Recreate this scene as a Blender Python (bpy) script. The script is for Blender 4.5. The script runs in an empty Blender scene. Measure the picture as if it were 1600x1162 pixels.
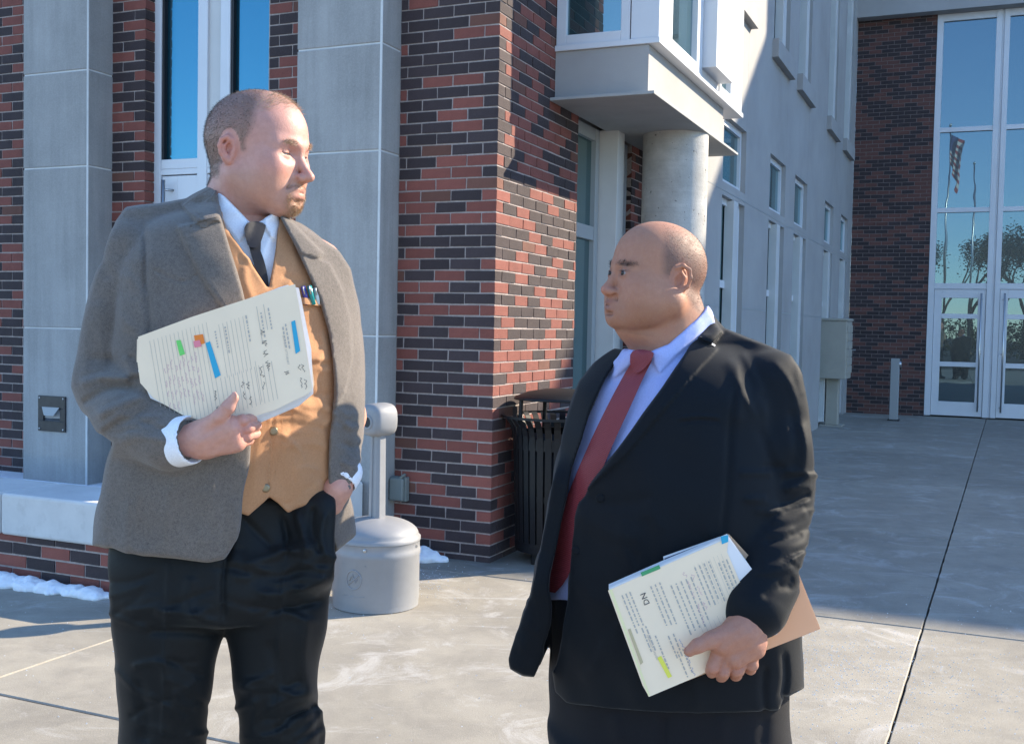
import bpy, bmesh, math, random
import numpy as np
from mathutils import Vector, Matrix, Quaternion
random.seed(7); np.random.seed(7)
scn=bpy.context.scene; col=scn.collection
R=math.radians
# ---------------------------------------------------------------- camera
F_PX,PITCH,ROLL,CAMH=1695.0,.0415,.0198,1.398
TH=.4085; OX,OY=-.1095,6.365
cam=bpy.data.cameras.new('camera'); cam.sensor_width=36; cam.lens=36*F_PX/1600; cam.clip_start=.05; cam.clip_end=2000
camo=bpy.data.objects.new('camera',cam); col.objects.link(camo); scn.camera=camo
_fw=Vector((0,math.cos(PITCH),-math.sin(PITCH))); _up0=Vector((0,math.sin(PITCH),math.cos(PITCH))); _rt0=Vector((1,0,0))
_rt=_rt0*math.cos(ROLL)+_up0*math.sin(ROLL); _up=-_rt0*math.sin(ROLL)+_up0*math.cos(ROLL)
camo.matrix_world=Matrix(((_rt.x,_up.x,-_fw.x,0),(_rt.y,_up.y,-_fw.y,0),(_rt.z,_up.z,-_fw.z,CAMH),(0,0,0,1)))
# ---------------------------------------------------------------- sky and sun
SUN_AZ=R(68); SUN_EL=R(30.5)          # azimuth clockwise from +Y
w=bpy.data.worlds.new('World'); scn.world=w; w.use_nodes=True
nt=w.node_tree; bg=nt.nodes['Background']; sk=nt.nodes.new('ShaderNodeTexSky'); sk.sky_type='NISHITA'; sk.sun_disc=False
sk.sun_elevation=SUN_EL; sk.sun_rotation=SUN_AZ; sk.air_density=1.0; sk.dust_density=0.; sk.ozone_density=5.0
nt.links.new(sk.outputs[0],bg.inputs[0]); bg.inputs[1].default_value=.15
sl=bpy.data.lights.new('sun','SUN'); sl.energy=3.85; sl.angle=R(.53); sl.color=(1,.87,.67)
so=bpy.data.objects.new('sun',sl); col.objects.link(so)
SUN=Vector((math.sin(SUN_AZ)*math.cos(SUN_EL),math.cos(SUN_AZ)*math.cos(SUN_EL),math.sin(SUN_EL)))
so.rotation_euler=SUN.to_track_quat('Z','Y').to_euler(); so.location=(12,8,14)
scn.view_settings.view_transform='Standard'; scn.view_settings.look='None'; scn.view_settings.gamma=1; scn.view_settings.use_curve_mapping=False
scn.view_settings.exposure=1.62
scn.render.engine='CYCLES'; scn.cycles.use_denoising=True; scn.cycles.max_bounces=8; scn.cycles.use_adaptive_sampling=True
# ---------------------------------------------------------------- helpers
EX=np.array([math.cos(TH),-math.sin(TH),0.]); EY=np.array([math.sin(TH),math.cos(TH),0.]); OO=np.array([OX,OY,0.])
def wor(a,b,z=0): return OO+EX*a+EY*b+np.array([0,0,z])
BM=Matrix.Translation((OX,OY,0))@Matrix.Rotation(-TH,4,'Z')
def lin(c): return tuple(((x/255)/12.92 if x/255<=.04045 else ((x/255+.055)/1.055)**2.4) for x in c)
def tag(o,label=None,cat=None,group=None,kind=None):
    if label:o['label']=label
    if cat:o['category']=cat
    if group:o['group']=group
    if kind:o['kind']=kind
    return o
def empty(name,loc=(0,0,0),rz=0,label=None,cat=None,group=None,mat=None):
    o=bpy.data.objects.new(name,None); col.objects.link(o); o.empty_display_size=.1
    if mat is not None: o.matrix_world=mat
    else: o.location=loc; o.rotation_euler=(0,0,rz)
    return tag(o,label,cat,group)
def link(name,me,parent=None,mat=None,smooth=False):
    o=bpy.data.objects.new(name,me); col.objects.link(o)
    if parent is not None: o.parent=parent
    if mat is not None and not me.materials: me.materials.append(mat)
    if smooth:
        me.shade_smooth()
    return o
class MB:
    def __init__(s): s.v=[];s.f=[];s.m=[]
    def add(s,vs,fs,mi=0):
        o=len(s.v); s.v+=[tuple(map(float,v)) for v in vs]; s.f+=[tuple(i+o for i in f) for f in fs]; s.m+=[mi]*len(fs); return s
    def box(s,x0,y0,z0,x1,y1,z1,mi=0):
        if x0>x1:x0,x1=x1,x0
        if y0>y1:y0,y1=y1,y0
        if z0>z1:z0,z1=z1,z0
        return s.add([(x0,y0,z0),(x1,y0,z0),(x1,y1,z0),(x0,y1,z0),(x0,y0,z1),(x1,y0,z1),(x1,y1,z1),(x0,y1,z1)],
          [(0,3,2,1),(4,5,6,7),(0,1,5,4),(1,2,6,5),(2,3,7,6),(3,0,4,7)],mi)
    def lathe(s,prof,n=40,cx=0,cy=0,mi=0,cap=True):
        k=len(prof); vs=[]
        for i in range(n):
            a=2*math.pi*i/n
            for r,z in prof: vs.append((cx+r*math.cos(a),cy+r*math.sin(a),z))
        fs=[]
        for i in range(n):
            j=(i+1)%n
            for q in range(k-1): fs.append((i*k+q,j*k+q,j*k+q+1,i*k+q+1))
        if cap:
            fs.append(tuple(i*k for i in reversed(range(n)))); fs.append(tuple(i*k+k-1 for i in range(n)))
        return s.add(vs,fs,mi)
    def tube(s,pts,r,n=8,mi=0,cap=True):
        pts=[Vector(p) for p in pts]; rs=r if isinstance(r,(list,tuple)) else [r]*len(pts)
        vs=[];t0=None
        for i,p in enumerate(pts):
            t=(pts[min(i+1,len(pts)-1)]-pts[max(i-1,0)]).normalized()
            if t0 is None:
                u=t.orthogonal().normalized()
            else:
                u=(u-t*u.dot(t)).normalized()
            t0=t; v=t.cross(u)
            for j in range(n):
                a=2*math.pi*j/n; vs.append(p+(u*math.cos(a)+v*math.sin(a))*rs[i])
        fs=[]
        for i in range(len(pts)-1):
            for j in range(n):
                k=(j+1)%n; fs.append((i*n+j,i*n+k,(i+1)*n+k,(i+1)*n+j))
        if cap: fs.append(tuple(reversed(range(n)))); fs.append(tuple((len(pts)-1)*n+j for j in range(n)))
        return s.add(vs,fs,mi)
    def mesh(s,name='m'):
        me=bpy.data.meshes.new(name); me.from_pydata(s.v,[],s.f); me.update(); return me
    def build(s,name,mat,parent=None,smooth=False,bevel=0,seg=2):
        me=s.mesh(name)
        mats=mat if isinstance(mat,(list,tuple)) else [mat]
        for m in mats: me.materials.append(m)
        if len(mats)>1: me.polygons.foreach_set('material_index',s.m)
        if smooth: me.shade_smooth()
        o=link(name,me,parent)
        if bevel:
            b=o.modifiers.new('bevel','BEVEL'); b.width=bevel; b.segments=seg; b.limit_method='ANGLE'; b.angle_limit=R(40)
        return o
def smooth_angle(o,ang=35):
    me=o.data; me.shade_smooth()
    try: me.set_sharp_from_angle(angle=R(ang))
    except Exception: pass
# ---- materials
class NT:
    def __init__(s,name):
        s.m=bpy.data.materials.new(name); s.m.use_nodes=True; s.t=s.m.node_tree; s.b=s.t.nodes['Principled BSDF']; s.out=s.t.nodes['Material Output']
    def n(s,t,**k):
        x=s.t.nodes.new(t)
        for a,v in k.items():
            if a.startswith('i_'): x.inputs[a[2:].replace('_',' ')].default_value=v
            else: setattr(x,a,v)
        return x
    def l(s,a,b): s.t.links.new(a,b)
    def co(s,kind='Object'): return s.n('ShaderNodeTexCoord').outputs[kind]
    def noise(s,scale,detail=4,rough=.55,vec=None,dist=0):
        x=s.n('ShaderNodeTexNoise'); x.inputs['Scale'].default_value=scale; x.inputs['Detail'].default_value=detail; x.inputs['Roughness'].default_value=rough; x.inputs['Distortion'].default_value=dist
        s.l(vec if vec is not None else s.co(),x.inputs['Vector']); return x.outputs['Fac']
    def ramp(s,fac,stops,interp='LINEAR'):
        x=s.n('ShaderNodeValToRGB'); x.color_ramp.interpolation=interp
        e=x.color_ramp.elements
        while len(e)<len(stops): e.new(.5)
        for i,(p,c) in enumerate(stops):
            e[i].position=p; e[i].color=(c,c,c,1) if isinstance(c,(int,float)) else (*c[:3],1)
        s.l(fac,x.inputs[0]); return x.outputs[0]
    def mix(s,fac,a,b,mode='MIX'):
        x=s.n('ShaderNodeMix',data_type='RGBA',blend_type=mode)
        for sock,v in ((x.inputs[0],fac),(x.inputs[6],a),(x.inputs[7],b)):
            if isinstance(v,(int,float)): sock.default_value=v
            elif isinstance(v,tuple): sock.default_value=(*v[:3],1)
            else: s.l(v,sock)
        return x.outputs[2]
    def math(s,op,a,b=0.,clamp=False):
        x=s.n('ShaderNodeMath',operation=op,use_clamp=clamp)
        for i,v in enumerate((a,b)):
            if isinstance(v,(int,float)): x.inputs[i].default_value=v
            else: s.l(v,x.inputs[i])
        return x.outputs[0]
    def bump(s,h,st=.3,dist=.01):
        x=s.n('ShaderNodeBump'); x.inputs['Strength'].default_value=st; x.inputs['Distance'].default_value=dist; s.l(h,x.inputs['Height']); s.l(x.outputs[0],s.b.inputs['Normal']); return x
    def base(s,c,rough=None,metal=None,spec=None):
        if isinstance(c,tuple): s.b.inputs['Base Color'].default_value=(*c[:3],1)
        else: s.l(c,s.b.inputs['Base Color'])
        if rough is not None:
            if isinstance(rough,(int,float)): s.b.inputs['Roughness'].default_value=rough
            else: s.l(rough,s.b.inputs['Roughness'])
        if metal is not None: s.b.inputs['Metallic'].default_value=metal
        if spec is not None: s.b.inputs['Specular IOR Level'].default_value=spec
        return s
def brick_mat(name,c1,c2,rnd=.18):
    t=NT(name); oi=t.n('ShaderNodeObjectInfo'); geo=t.co('Object')
    v=t.noise(240,3,.7); c=t.mix(t.ramp(v,[(.35,0.),(.7,1.)]),c1,c2)
    big=t.noise(9,3,.6); c=t.mix(t.ramp(big,[(.3,.0),(.75,.45)]),c,tuple(x*.62 for x in c1))
    hs=t.n('ShaderNodeHueSaturation'); hs.inputs['Saturation'].default_value=1
    rr=t.math('ADD',t.math('MULTIPLY',oi.outputs['Random'],rnd*2),1-rnd); t.l(rr,hs.inputs['Value']); t.l(c,hs.inputs['Color'])
    t.base(hs.outputs[0],.85); t.bump(t.math('ADD',v,t.math('MULTIPLY',t.noise(45,3,.6),.8)),.55,.006); return t.m
M={}
M['brick_red']=brick_mat('brick_red',(.21,.062,.046),(.31,.10,.073))
M['brick_dark']=brick_mat('brick_dark',(.032,.020,.023),(.085,.060,.058))
M['far_red']=brick_mat('hazed_brick_red',(.12,.052,.043),(.17,.075,.06)); M['far_dark']=brick_mat('hazed_brick_dark',(.035,.023,.026),(.065,.048,.048))  # entrance bricks: haze painted in as a duller, flatter colour
M['brick_brown']=brick_mat('brick_brown',(.15,.06,.04),(.2,.085,.06))
def simple(name,c,rough=.5,metal=0,nscale=0,namp=.15,bump=0,bscale=80,spec=None):
    t=NT(name)
    if nscale:
        n=t.noise(nscale,5,.6); cc=t.mix(t.ramp(n,[(.25,0.),(.75,1.)]),tuple(x*(1-namp) for x in c),tuple(min(1,x*(1+namp)) for x in c))
    else: cc=c
    t.base(cc,rough,metal,spec)
    if bump: t.bump(t.noise(bscale,4,.6),bump,.01)
    return t.m
M['far_mortar']=simple('hazed_mortar',(.20,.16,.15),.9); M['mortar']=simple('mortar',(.40,.335,.31),.9,nscale=60,namp=.25,bump=.5,bscale=300)  # far mortar toned down with the entrance bricks, haze in the colour
M['precast']=None
t=NT('precast_concrete'); n=t.noise(1.7,6,.65); n2=t.noise(120,3,.6)
mp=t.n('ShaderNodeMapping'); mp.inputs['Scale'].default_value=(7,7,.55); t.l(t.co(),mp.inputs[0]); st=t.noise(1.5,5,.6,mp.outputs[0])
c=t.mix(t.ramp(n,[(.3,0.),(.7,1.)]),(.25,.243,.232),(.36,.35,.335)); c=t.mix(t.ramp(st,[(.42,0.),(.78,.55)]),c,(.15,.148,.142)); c=t.mix(t.ramp(n2,[(.4,0.),(.9,.3)]),c,(.5,.5,.48))
t.base(c,.8); t.bump(n2,.25,.004); M['precast']=t.m
t=NT('cast_stone'); n=t.noise(3,6,.65); c=t.mix(t.ramp(n,[(.3,0.),(.7,1.)]),(.5,.5,.49),(.64,.64,.62)); c=t.mix(t.ramp(t.noise(14,5,.7),[(.55,0.),(.8,.35)]),c,(.3,.29,.27)); t.base(c,.85); t.bump(t.noise(140,3,.6),.3,.004); M['cast_stone']=t.m
t=NT('rough_column_concrete'); n=t.noise(5,7,.7); c=t.mix(t.ramp(n,[(.3,0.),(.7,1.)]),(.36,.34,.31),(.56,.54,.50))
pit=t.ramp(t.noise(34,3,.5),[(.27,1.),(.33,0.)]); c=t.mix(pit,c,(.12,.115,.11)); mp=t.n('ShaderNodeMapping'); mp.inputs['Scale'].default_value=(1,1,26); t.l(t.co(),mp.inputs[0])
hz=t.noise(2.2,4,.6,mp.outputs[0]); c=t.mix(t.ramp(hz,[(.35,0.),(.75,.25)]),c,(.25,.24,.23)); t.base(c,.85); t.bump(t.math('SUBTRACT',t.noise(90,4,.6),t.math('MULTIPLY',pit,1.2)),.5,.006); M['column']=t.m
t=NT('grey_stucco'); n=t.noise(1.1,5,.6); n2=t.noise(210,2,.6); c=t.mix(t.ramp(n,[(.3,0.),(.7,1.)]),(.315,.30,.285),(.385,.37,.355)); t.base(c,.88); t.bump(n2,.5,.004); M['stucco']=t.m
M['stucco_light']=simple('pale_grey_panel',(.55,.54,.52),.6,nscale=4,namp=.06)
M['soffit']=simple('soffit_grey',(.33,.33,.32),.7,nscale=5,namp=.1)
M['alu']=simple('white_aluminium_frame',(.62,.63,.65),.42,nscale=3,namp=.05)
M['alu_dark']=simple('grey_aluminium_frame',(.30,.31,.31),.45)
M['gasket']=simple('black_gasket',(.01,.01,.012),.6)
M['steel']=simple('brushed_steel',(.5,.5,.5),.3,1)
M['dark_metal']=simple('dark_bronze_metal',(.03,.03,.033),.4,.2,nscale=20,namp=.3)
M['black_paint']=simple('black_powder_coat',(.006,.0065,.008),.5,nscale=70,namp=.4,spec=.3)
M['grey_plastic']=simple('grey_moulded_plastic',(.25,.25,.255),.5,nscale=7,namp=.1,bump=.15,bscale=400)
M['box_green']=simple('grey_green_outlet_box',(.18,.20,.185),.5)
M['mail_tan']=simple('tan_mailbox_paint',(.36,.335,.28),.45,nscale=5,namp=.06)
def glass(name,tint,refl,rough=.0,tc=(.55,.8,1.0)):
    t=NT(name); lw=t.n('ShaderNodeLayerWeight'); lw.inputs['Blend'].default_value=.35
    g=t.n('ShaderNodeBsdfGlossy'); g.inputs['Roughness'].default_value=rough; g.inputs['Color'].default_value=(*tc,1)
    bn=t.n('ShaderNodeBump'); bn.inputs['Strength'].default_value=.06; bn.inputs['Distance'].default_value=.02
    t.l(t.noise(1.3,2,.4),bn.inputs['Height']); t.l(bn.outputs[0],g.inputs['Normal'])
    t.base(tint,.25); mx=t.n('ShaderNodeMixShader'); f=t.math('ADD',t.math('MULTIPLY',lw.outputs['Fresnel'],.6),refl,True)
    t.l(f,mx.inputs[0]); t.l(t.b.outputs[0],mx.inputs[1]); t.l(g.outputs[0],mx.inputs[2]); t.l(mx.outputs[0],t.out.inputs[0]); return t.m
M['glass_blue']=glass('blue_coated_glass',(.003,.03,.045),.11,tc=(.05,.68,1.0))
M['glass_clear']=glass('green_tinted_glass',(.010,.030,.033),.16,tc=(.55,.85,.9))
M['glass_door']=glass('entrance_glass',(.012,.02,.022),.10,tc=(.45,.75,.92))
t=NT('snow'); t.base(t.mix(t.ramp(t.noise(30,4,.6),[(.3,0.),(.75,1.)]),(.72,.74,.78),(.86,.87,.89)),.7); t.b.inputs['Subsurface Weight'].default_value=.3; t.b.inputs['Subsurface Radius'].default_value=(.03,.04,.05); t.b.inputs['Subsurface Scale'].default_value=.2; t.bump(t.noise(120,5,.7),.5,.01); M['snow']=t.m
M['salt']=simple('ice_melt_salt',(.8,.82,.83),.5)
# concrete paving
def paving(name):
    t=NT(name); g=t.n('ShaderNodeNewGeometry').outputs['Position']
    n=t.noise(.8,6,.65,g,.6); n2=t.noise(5,6,.7,g,.3); n3=t.noise(160,3,.7,g)
    c=t.mix(t.ramp(n,[(.28,0.),(.72,1.)]),(.235,.212,.172),(.35,.318,.260))
    c=t.mix(t.ramp(n2,[(.42,0.),(.75,.6)]),c,(.16,.145,.125))
    c=t.mix(t.ramp(t.noise(2.2,7,.75,g,1.2),[(.53,0.),(.66,.6)]),c,(.47,.45,.42))
    mp=t.n('ShaderNodeMapping'); mp.inputs['Rotation'].default_value=(0,0,.5); mp.inputs['Scale'].default_value=(.7,9,1); t.l(g,mp.inputs[0])
    c=t.mix(t.ramp(t.noise(1.2,6,.7,mp.outputs[0],.9),[(.6,0.),(.72,.35)]),c,(.5,.49,.47))
    c=t.mix(t.ramp(n3,[(.3,.35),(.6,0.)]),c,(.13,.12,.105)); c=t.mix(t.ramp(t.noise(420,2,.6,g),[(.62,0.),(.75,.7)]),c,(.62,.6,.56))
    oi=t.n('ShaderNodeObjectInfo'); hs=t.n('ShaderNodeHueSaturation'); t.l(t.math('ADD',t.math('MULTIPLY',oi.outputs['Random'],.16),.92),hs.inputs['Value']); t.l(c,hs.inputs['Color'])
    t.base(hs.outputs[0],t.ramp(n,[(.3,.55),(.7,.85)])); t.bump(t.math('ADD',t.math('MULTIPLY',n3,.6),n2),.35,.006); return t.m
M['paving']=paving('weathered_concrete')
M['joint']=simple('joint_filler',(.05,.045,.04),.95,nscale=30,namp=.4)
# ---------------------------------------------------------------- ground
g=MB().add([(-400,-400,-.045),(400,-400,-.045),(400,400,-.045),(-400,400,-.045)],[(0,1,2,3)]).build('ground',M['joint']); tag(g,kind='structure')
pav=empty('pavement',mat=BM); pav['kind']='structure'
def a_line(i,b): return -.78+3.2*i+.022*b*(1 if i else .8)
bl=[-13.3,-10.7,-8.1,-5.5,-2.9,-.31,2.2,5.0,7.7,10.5,13.2,16]
for j in range(len(bl)-1):
    for i in range(-5,9):
        gp=.004; b0,b1=bl[j]+.007,bl[j+1]-.007
        if i<0 and b0>0: continue
        # jittered edge so the joint looks hand-tooled
        N=26; L=[(a_line(i,b0+(b1-b0)*k/N)+gp+.001*math.sin(k*2.1+i)+random.uniform(-.0015,.0015),b0+(b1-b0)*k/N) for k in range(N+1)]
        Rr=[(a_line(i+1,b0+(b1-b0)*k/N)-gp+random.uniform(-.0015,.0015),b0+(b1-b0)*k/N) for k in range(N+1)]
        ring=L+Rr[::-1]; n=len(ring); vs=[]
        cxm=sum(p[0] for p in ring)/n; cym=sum(p[1] for p in ring)/n
        ins=[(p[0]+(.004 if p[0]<cxm else -.004),p[1]+(.004 if abs(p[1]-b0)<1e-6 else (-.004 if abs(p[1]-b1)<1e-6 else 0))) for p in ring]
        vs=[(x,y,-.06) for x,y in ring]+[(x,y,-.005) for x,y in ring]+[(x,y,0) for x,y in ins]
        fs=[(k,(k+1)%n,n+(k+1)%n,n+k) for k in range(n)]+[(n+k,n+(k+1)%n,2*n+(k+1)%n,2*n+k) for k in range(n)]+[tuple(range(2*n+n-1,2*n-1,-1))]
        fs=[tuple(reversed(q)) for q in fs]
        MB().add(vs,fs).build('slab',M['paving'],pav)
# ---------------------------------------------------------------- left wing
CRS=.0677; BRK=.2032; JN=.0095
def rows(zmax): return range(0,int(zmax/CRS)+2)
def rz(i): return (i-.4)*CRS
lw_=empty('brick_and_stucco_building',mat=BM,label='two storey brick and grey stucco building wing with precast pilasters and corner bay window',cat='building')
brick_jobs=[]   # (x0,y0,z0,x1,y1,z1,matkey,priority)
def bk(x0,y0,z0,x1,y1,z1,pr,out): out.append((x0,y0,z0,x1,y1,z1,'brick_red' if random.random()<.40 else ('brick_brown' if random.random()<.06 else 'brick_dark'),pr))
def brick_field(a0,a1,z0,z1,out,pr,off=0,yface=0.,depth=.09):
    for i in range(0,int(z1/CRS)+2):
        zz=rz(i)
        if zz+CRS<z0 or zz>z1: continue
        s=a1-(0 if (i+off)%2 else BRK/2)
        x=a1
        if (i+off)%2==0: 
            bk(max(a0,a1-BRK/2)+JN,yface,zz,a1,yface+depth,zz+CRS-JN,pr,out); x=a1-BRK/2
        while x>a0+.02:
            x0=max(a0,x-BRK); bk(x0+JN,yface+random.uniform(-.0015,.0015),zz,x,yface+depth,zz+CRS-JN,pr,out); x-=BRK
LW=[]
TOPZ=4.3
for i in rows(TOPZ):
    zz=rz(i); z2=zz+CRS-JN
    j=lambda: random.uniform(-.0015,.0015)
    pr=2 if zz<3.6 else 0
    if i%2==0:   # header at the front
        bk(-BRK/2+JN,0,zz,0,BRK-JN,z2,pr+1,LW); xa=-BRK/2; yb=BRK
    else:
        bk(-BRK+JN,0,zz,0,BRK/2-JN,z2,pr+1,LW); xa=-BRK; yb=BRK/2
    while xa>-.66:
        x0=max(-.66,xa-BRK)
        if xa-x0>.03: bk(x0+JN,j(),zz,xa,.09,z2,pr+1,LW)
        xa-=BRK
    while yb<1.36:
        y1=min(1.365,yb+BRK)
        if y1-yb>.03: bk(-.09,yb,zz,j(),y1-JN,z2,pr,LW)
        yb+=BRK
brick_field(-5.6,-3.45,.25,TOPZ,LW,1)
brick_field(-2.93,-2.622,.25,TOPZ,LW,1,1)
brick_field(-1.62,-1.24,.25,TOPZ,LW,1,1)
# brick behind the column under the bay
for i in rows(2.9):
    zz=rz(i); yb=2.62-(BRK/2 if i%2 else 0)
    while yb<3.3:
        y0=max(2.62,yb); bk(-.09,y0,zz,random.uniform(-.0015,.0015),min(3.3,yb+BRK)-JN,zz+CRS-JN,.5,LW); yb+=BRK
def jit(m,a=.0016):
    m.v=[(x+random.uniform(-a,a),y+random.uniform(-a,a)*.6,z+random.uniform(-a,a)) for x,y,z in m.v]; return m
def emit_bricks(jobs,parent,limit=300,wallname='brick'):
    jobs=sorted(jobs,key=lambda q:-q[7]); cache={}
    rest={}
    for n,(x0,y0,z0,x1,y1,z1,mk,pr) in enumerate(jobs):
        if n<limit:
            key=(round(x1-x0,3),round(y1-y0,3),mk,n%5)
            if key not in cache:
                me=jit(MB().box(0,0,0,x1-x0,y1-y0,z1-z0)).mesh('brick'); me.materials.append(M[mk]); cache[key]=me
            o=bpy.data.objects.new('brick',cache[key]); col.objects.link(o); o.parent=parent; o.location=(x0,y0,z0)
        else: rest.setdefault(mk,MB()); q=jit(MB().box(x0,y0,z0,x1,y1,z1)); rest[mk].add(q.v,q.f)
    mb=MB(); keys=list(rest)
    for i,k in enumerate(keys): mb.add(rest[k].v,rest[k].f,i)
    if keys:
        o=mb.build('brickwork',[M[k] for k in keys],parent); o['kind']='stuff'
emit_bricks(LW,lw_)
# mortar core
c=MB()
c.box(-.66,.005,-.1,-.005,1.36,TOPZ); c.build('pier_core',M['mortar'],lw_)
for (a0,a1) in ((-5.6,-3.45),(-2.93,-2.63),(-1.62,-1.24)): MB().box(a0,.005,.1,a1-.005,.3,TOPZ).build('wall_core',M['mortar'],lw_)
MB().box(-.3,2.62,-.1,-.005,3.3,2.9).build('wall_core',M['mortar'],lw_)
# upper facade above the frame of the picture, and the rest of the wing
c=MB(); c.box(-14,.02,TOPZ,0-.001,.3,8.2); c.box(-14,.05,-.1,-5.6,.3,TOPZ); c.box(-14,.31,-.1,-.66,10,8.2); c.box(-.655,1.5,2.9,-.1,10,8.2)
c.build('rear_mass',M['stucco'],lw_)
# pilasters : stacked precast blocks with pale joints
def pilaster(a0,a1,zs,name='pilaster'):
    p=None; b0=-.22
    core=MB().box(a0+.006,b0+.006,zs[0],a1-.006,.3,zs[-1]).build(name,M['cast_stone'],lw_)
    for z0,z1 in zip(zs[:-1],zs[1:]):
        MB().box(a0,b0,z0+.005,a1,.29,z1-.005).build('precast_block',M['precast'],core,bevel=.006)
    # corner joint bead
    MB().box(a1-.012,b0-.002,zs[0],a1+.0015,b0+.004,zs[-1]).build('corner_joint',M['cast_stone'],core)
    return core
pilaster(-3.50,-2.911,[.22,1.327,2.42,3.06,4.2,5.3,8.2])
pilaster(-1.248,-.655,[.22,1.327,2.42,3.045,4.2,5.3,8.2])
pilaster(-6.3,-5.6,[.22,1.327,2.42,3.06,4.2,5.3,8.2])
# step light recessed in the pilaster
sl_=empty('step_light',loc=(-3.22,-.222,.74)); sl_.parent=lw_
o=MB(); 
x0,x1,z0,z1=-.124,.124,-.122,.122
o.box(x0,-.012,z0,x1,.0,z0+.07); o.box(x0,-.012,.035,x1,0,z1); o.box(x0,-.012,z0+.07,-.075,0,.035); o.box(.075,-.012,z0+.07,x1,0,.035)
o.build('face_plate',M['dark_metal'],sl_,bevel=.002)
MB().add([(-.075,-.002,.03),(.075,-.002,.03),(.075,.03,.03),(-.075,.03,.03),(-.075,-.006,-.05),(.075,-.006,-.05)],[(0,1,2,3),(3,2,5,4)]).build('light_recess',M['dark_metal'],sl_)
MB().add([(-.08,-.02,.045),(.08,-.02,.045),(.04,-.035,-.012),(-.045,-.035,-.012),(-.08,-.001,.045),(.08,-.001,.045)],[(0,3,2,1),(0,1,5,4)]).build('hood',M['alu_dark'],sl_)
for sx in (-1,1):
    for sz in (-1,1): MB().lathe([(.006,0),(.006,.004),(.002,.006)],10).build('screw',M['steel'],sl_).matrix_local=Matrix.Translation((sx*.108,-.012,sz*.106))@Matrix.Rotation(R(90),4,'X')
# weatherproof outlet box on the pier
ob=empty('outlet_box',loc=(-.60,0,.40)); ob.parent=lw_
MB().box(-.055,-.05,-.075,.055,0,.075).build('box_body',M['box_green'],ob,bevel=.008)
MB().box(-.05,-.075,-.07,.048,-.052,.07).build('flip_cover',M['box_green'],ob,bevel=.012)
MB().tube([(.02,-.06,.07),(.055,-.06,.095)],.009).build('hinge_tab',M['box_green'],ob)
# storefront between the pilasters
def storefront():
    b=.1; z0,z1=.25,6.4
    s=empty('storefront',loc=(0,0,0)); s.parent=lw_
    fr=MB()
    for a0,a1 in ((-2.645,-2.567),(-2.256,-2.176),(-2.07,-1.992),(-1.642,-1.615)): fr.box(a0,b-.012,z0,a1,b+.08,z1)
    fr.box(-2.565,b-.008,2.425,-1.642,b+.08,2.49); fr.box(-2.58,b-.006,2.385,-1.642,b+.07,2.4249); fr.box(-2.565,b-.008,4.6,-1.642,b+.08,4.68)
    fr.build('frame',M['alu'],s,bevel=.003)
    MB().box(-2.176,b+.005,2.49,-2.07,b+.05,z1).build('infill_panel',M['stucco_light'],s)
    for a0,a1 in ((-2.567,-2.256),(-1.992,-1.642)):
        MB().box(a0,b+.03,2.49,a1,b+.038,4.6).build('pane',M['glass_blue'],s); MB().box(a0,b+.03,4.68,a1,b+.038,z1).build('pane',M['glass_blue'],s)
        # dark gasket line at the left rebate
        MB().box(a0+.0005,b-.002,2.49,a0+.02,b+.029,4.6).build('gasket',M['gasket'],s)
    for a0,a1,h in ((-2.56,-2.12,1),(-2.105,-1.65,-1)):
        d=MB(); d.box(a0,b,.3,a0+.13,b+.05,2.378); d.box(a1-.13,b,.3,a1,b+.05,2.378); d.box(a0+.13,b,2.2,a1-.13,b+.05,2.378); d.box(a0+.13,b,.3,a1-.13,b+.05,.55); d.box(a0+.13,b,1.2,a1-.13,b+.05,1.32)
        dd=d.build('door_leaf',M['alu'],s,bevel=.002); MB().box(a0+.13,b+.02,.55,a1-.13,b+.028,2.2).build('pane',M['glass_clear'],dd)
        hx=a0+.06 if h>0 else a1-.06
        MB().tube([(hx,b-.06,1.0),(hx,b-.06,2.345)],.013,10).tube([(hx,b-.06,2.28),(hx+.035,b+.002,2.28)],.009).tube([(hx,b-.06,1.1),(hx,b+.002,1.1)],.009).build('pull_handle',M['steel'],dd,smooth=True)
storefront()
# seat wall / planter kerb
kb=-1.6
sw=empty('planter_seat_wall',mat=BM,label='low brick planter wall with pale cast stone cap beside the pilasters',cat='planter wall')
SWB=[]
for i in range(0,5):
    zz=i*CRS-.065; x=-.765-(BRK/2 if i%2 else 0)
    if i%2: bk(-.765-BRK/2+JN,kb+.02,zz,-.765,kb+.11,zz+CRS-JN,3,SWB)
    while x>-6: bk(max(-6,x-BRK)+JN,kb+.02,zz,x,kb+.11,zz+CRS-JN,3,SWB); x-=BRK
    y=kb+.112
    while y<-.25: bk(-.89,y,zz,-.765,min(-.23,y+BRK)-JN,zz+CRS-JN,1,SWB); y+=BRK
emit_bricks(SWB,sw)
MB().box(-6,kb+.025,-.1,-.773,kb+.3,.235).build('wall_core',M['mortar'],sw); MB().box(-1.1,kb+.301,-.1,-.773,-.222,.234).build('wall_core',M['mortar'],sw)
x=-.73
for L in (1.42,1.55,1.5,1.4):
    x0=x-L
    MB().box(x0+.004,kb,.238,x-.004,kb+.42,.462).build('cap_stone',M['cast_stone'],sw,bevel=.018,seg=3); x=x0
MB().box(-1.15,kb+.424,.238,-.73,-.232,.462).build('cap_stone',M['cast_stone'],sw,bevel=.018,seg=3)
MB().box(-6,kb+.41,.1,-1.18,-.0,.27).build('planter_fill',M['snow'],sw)
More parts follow.
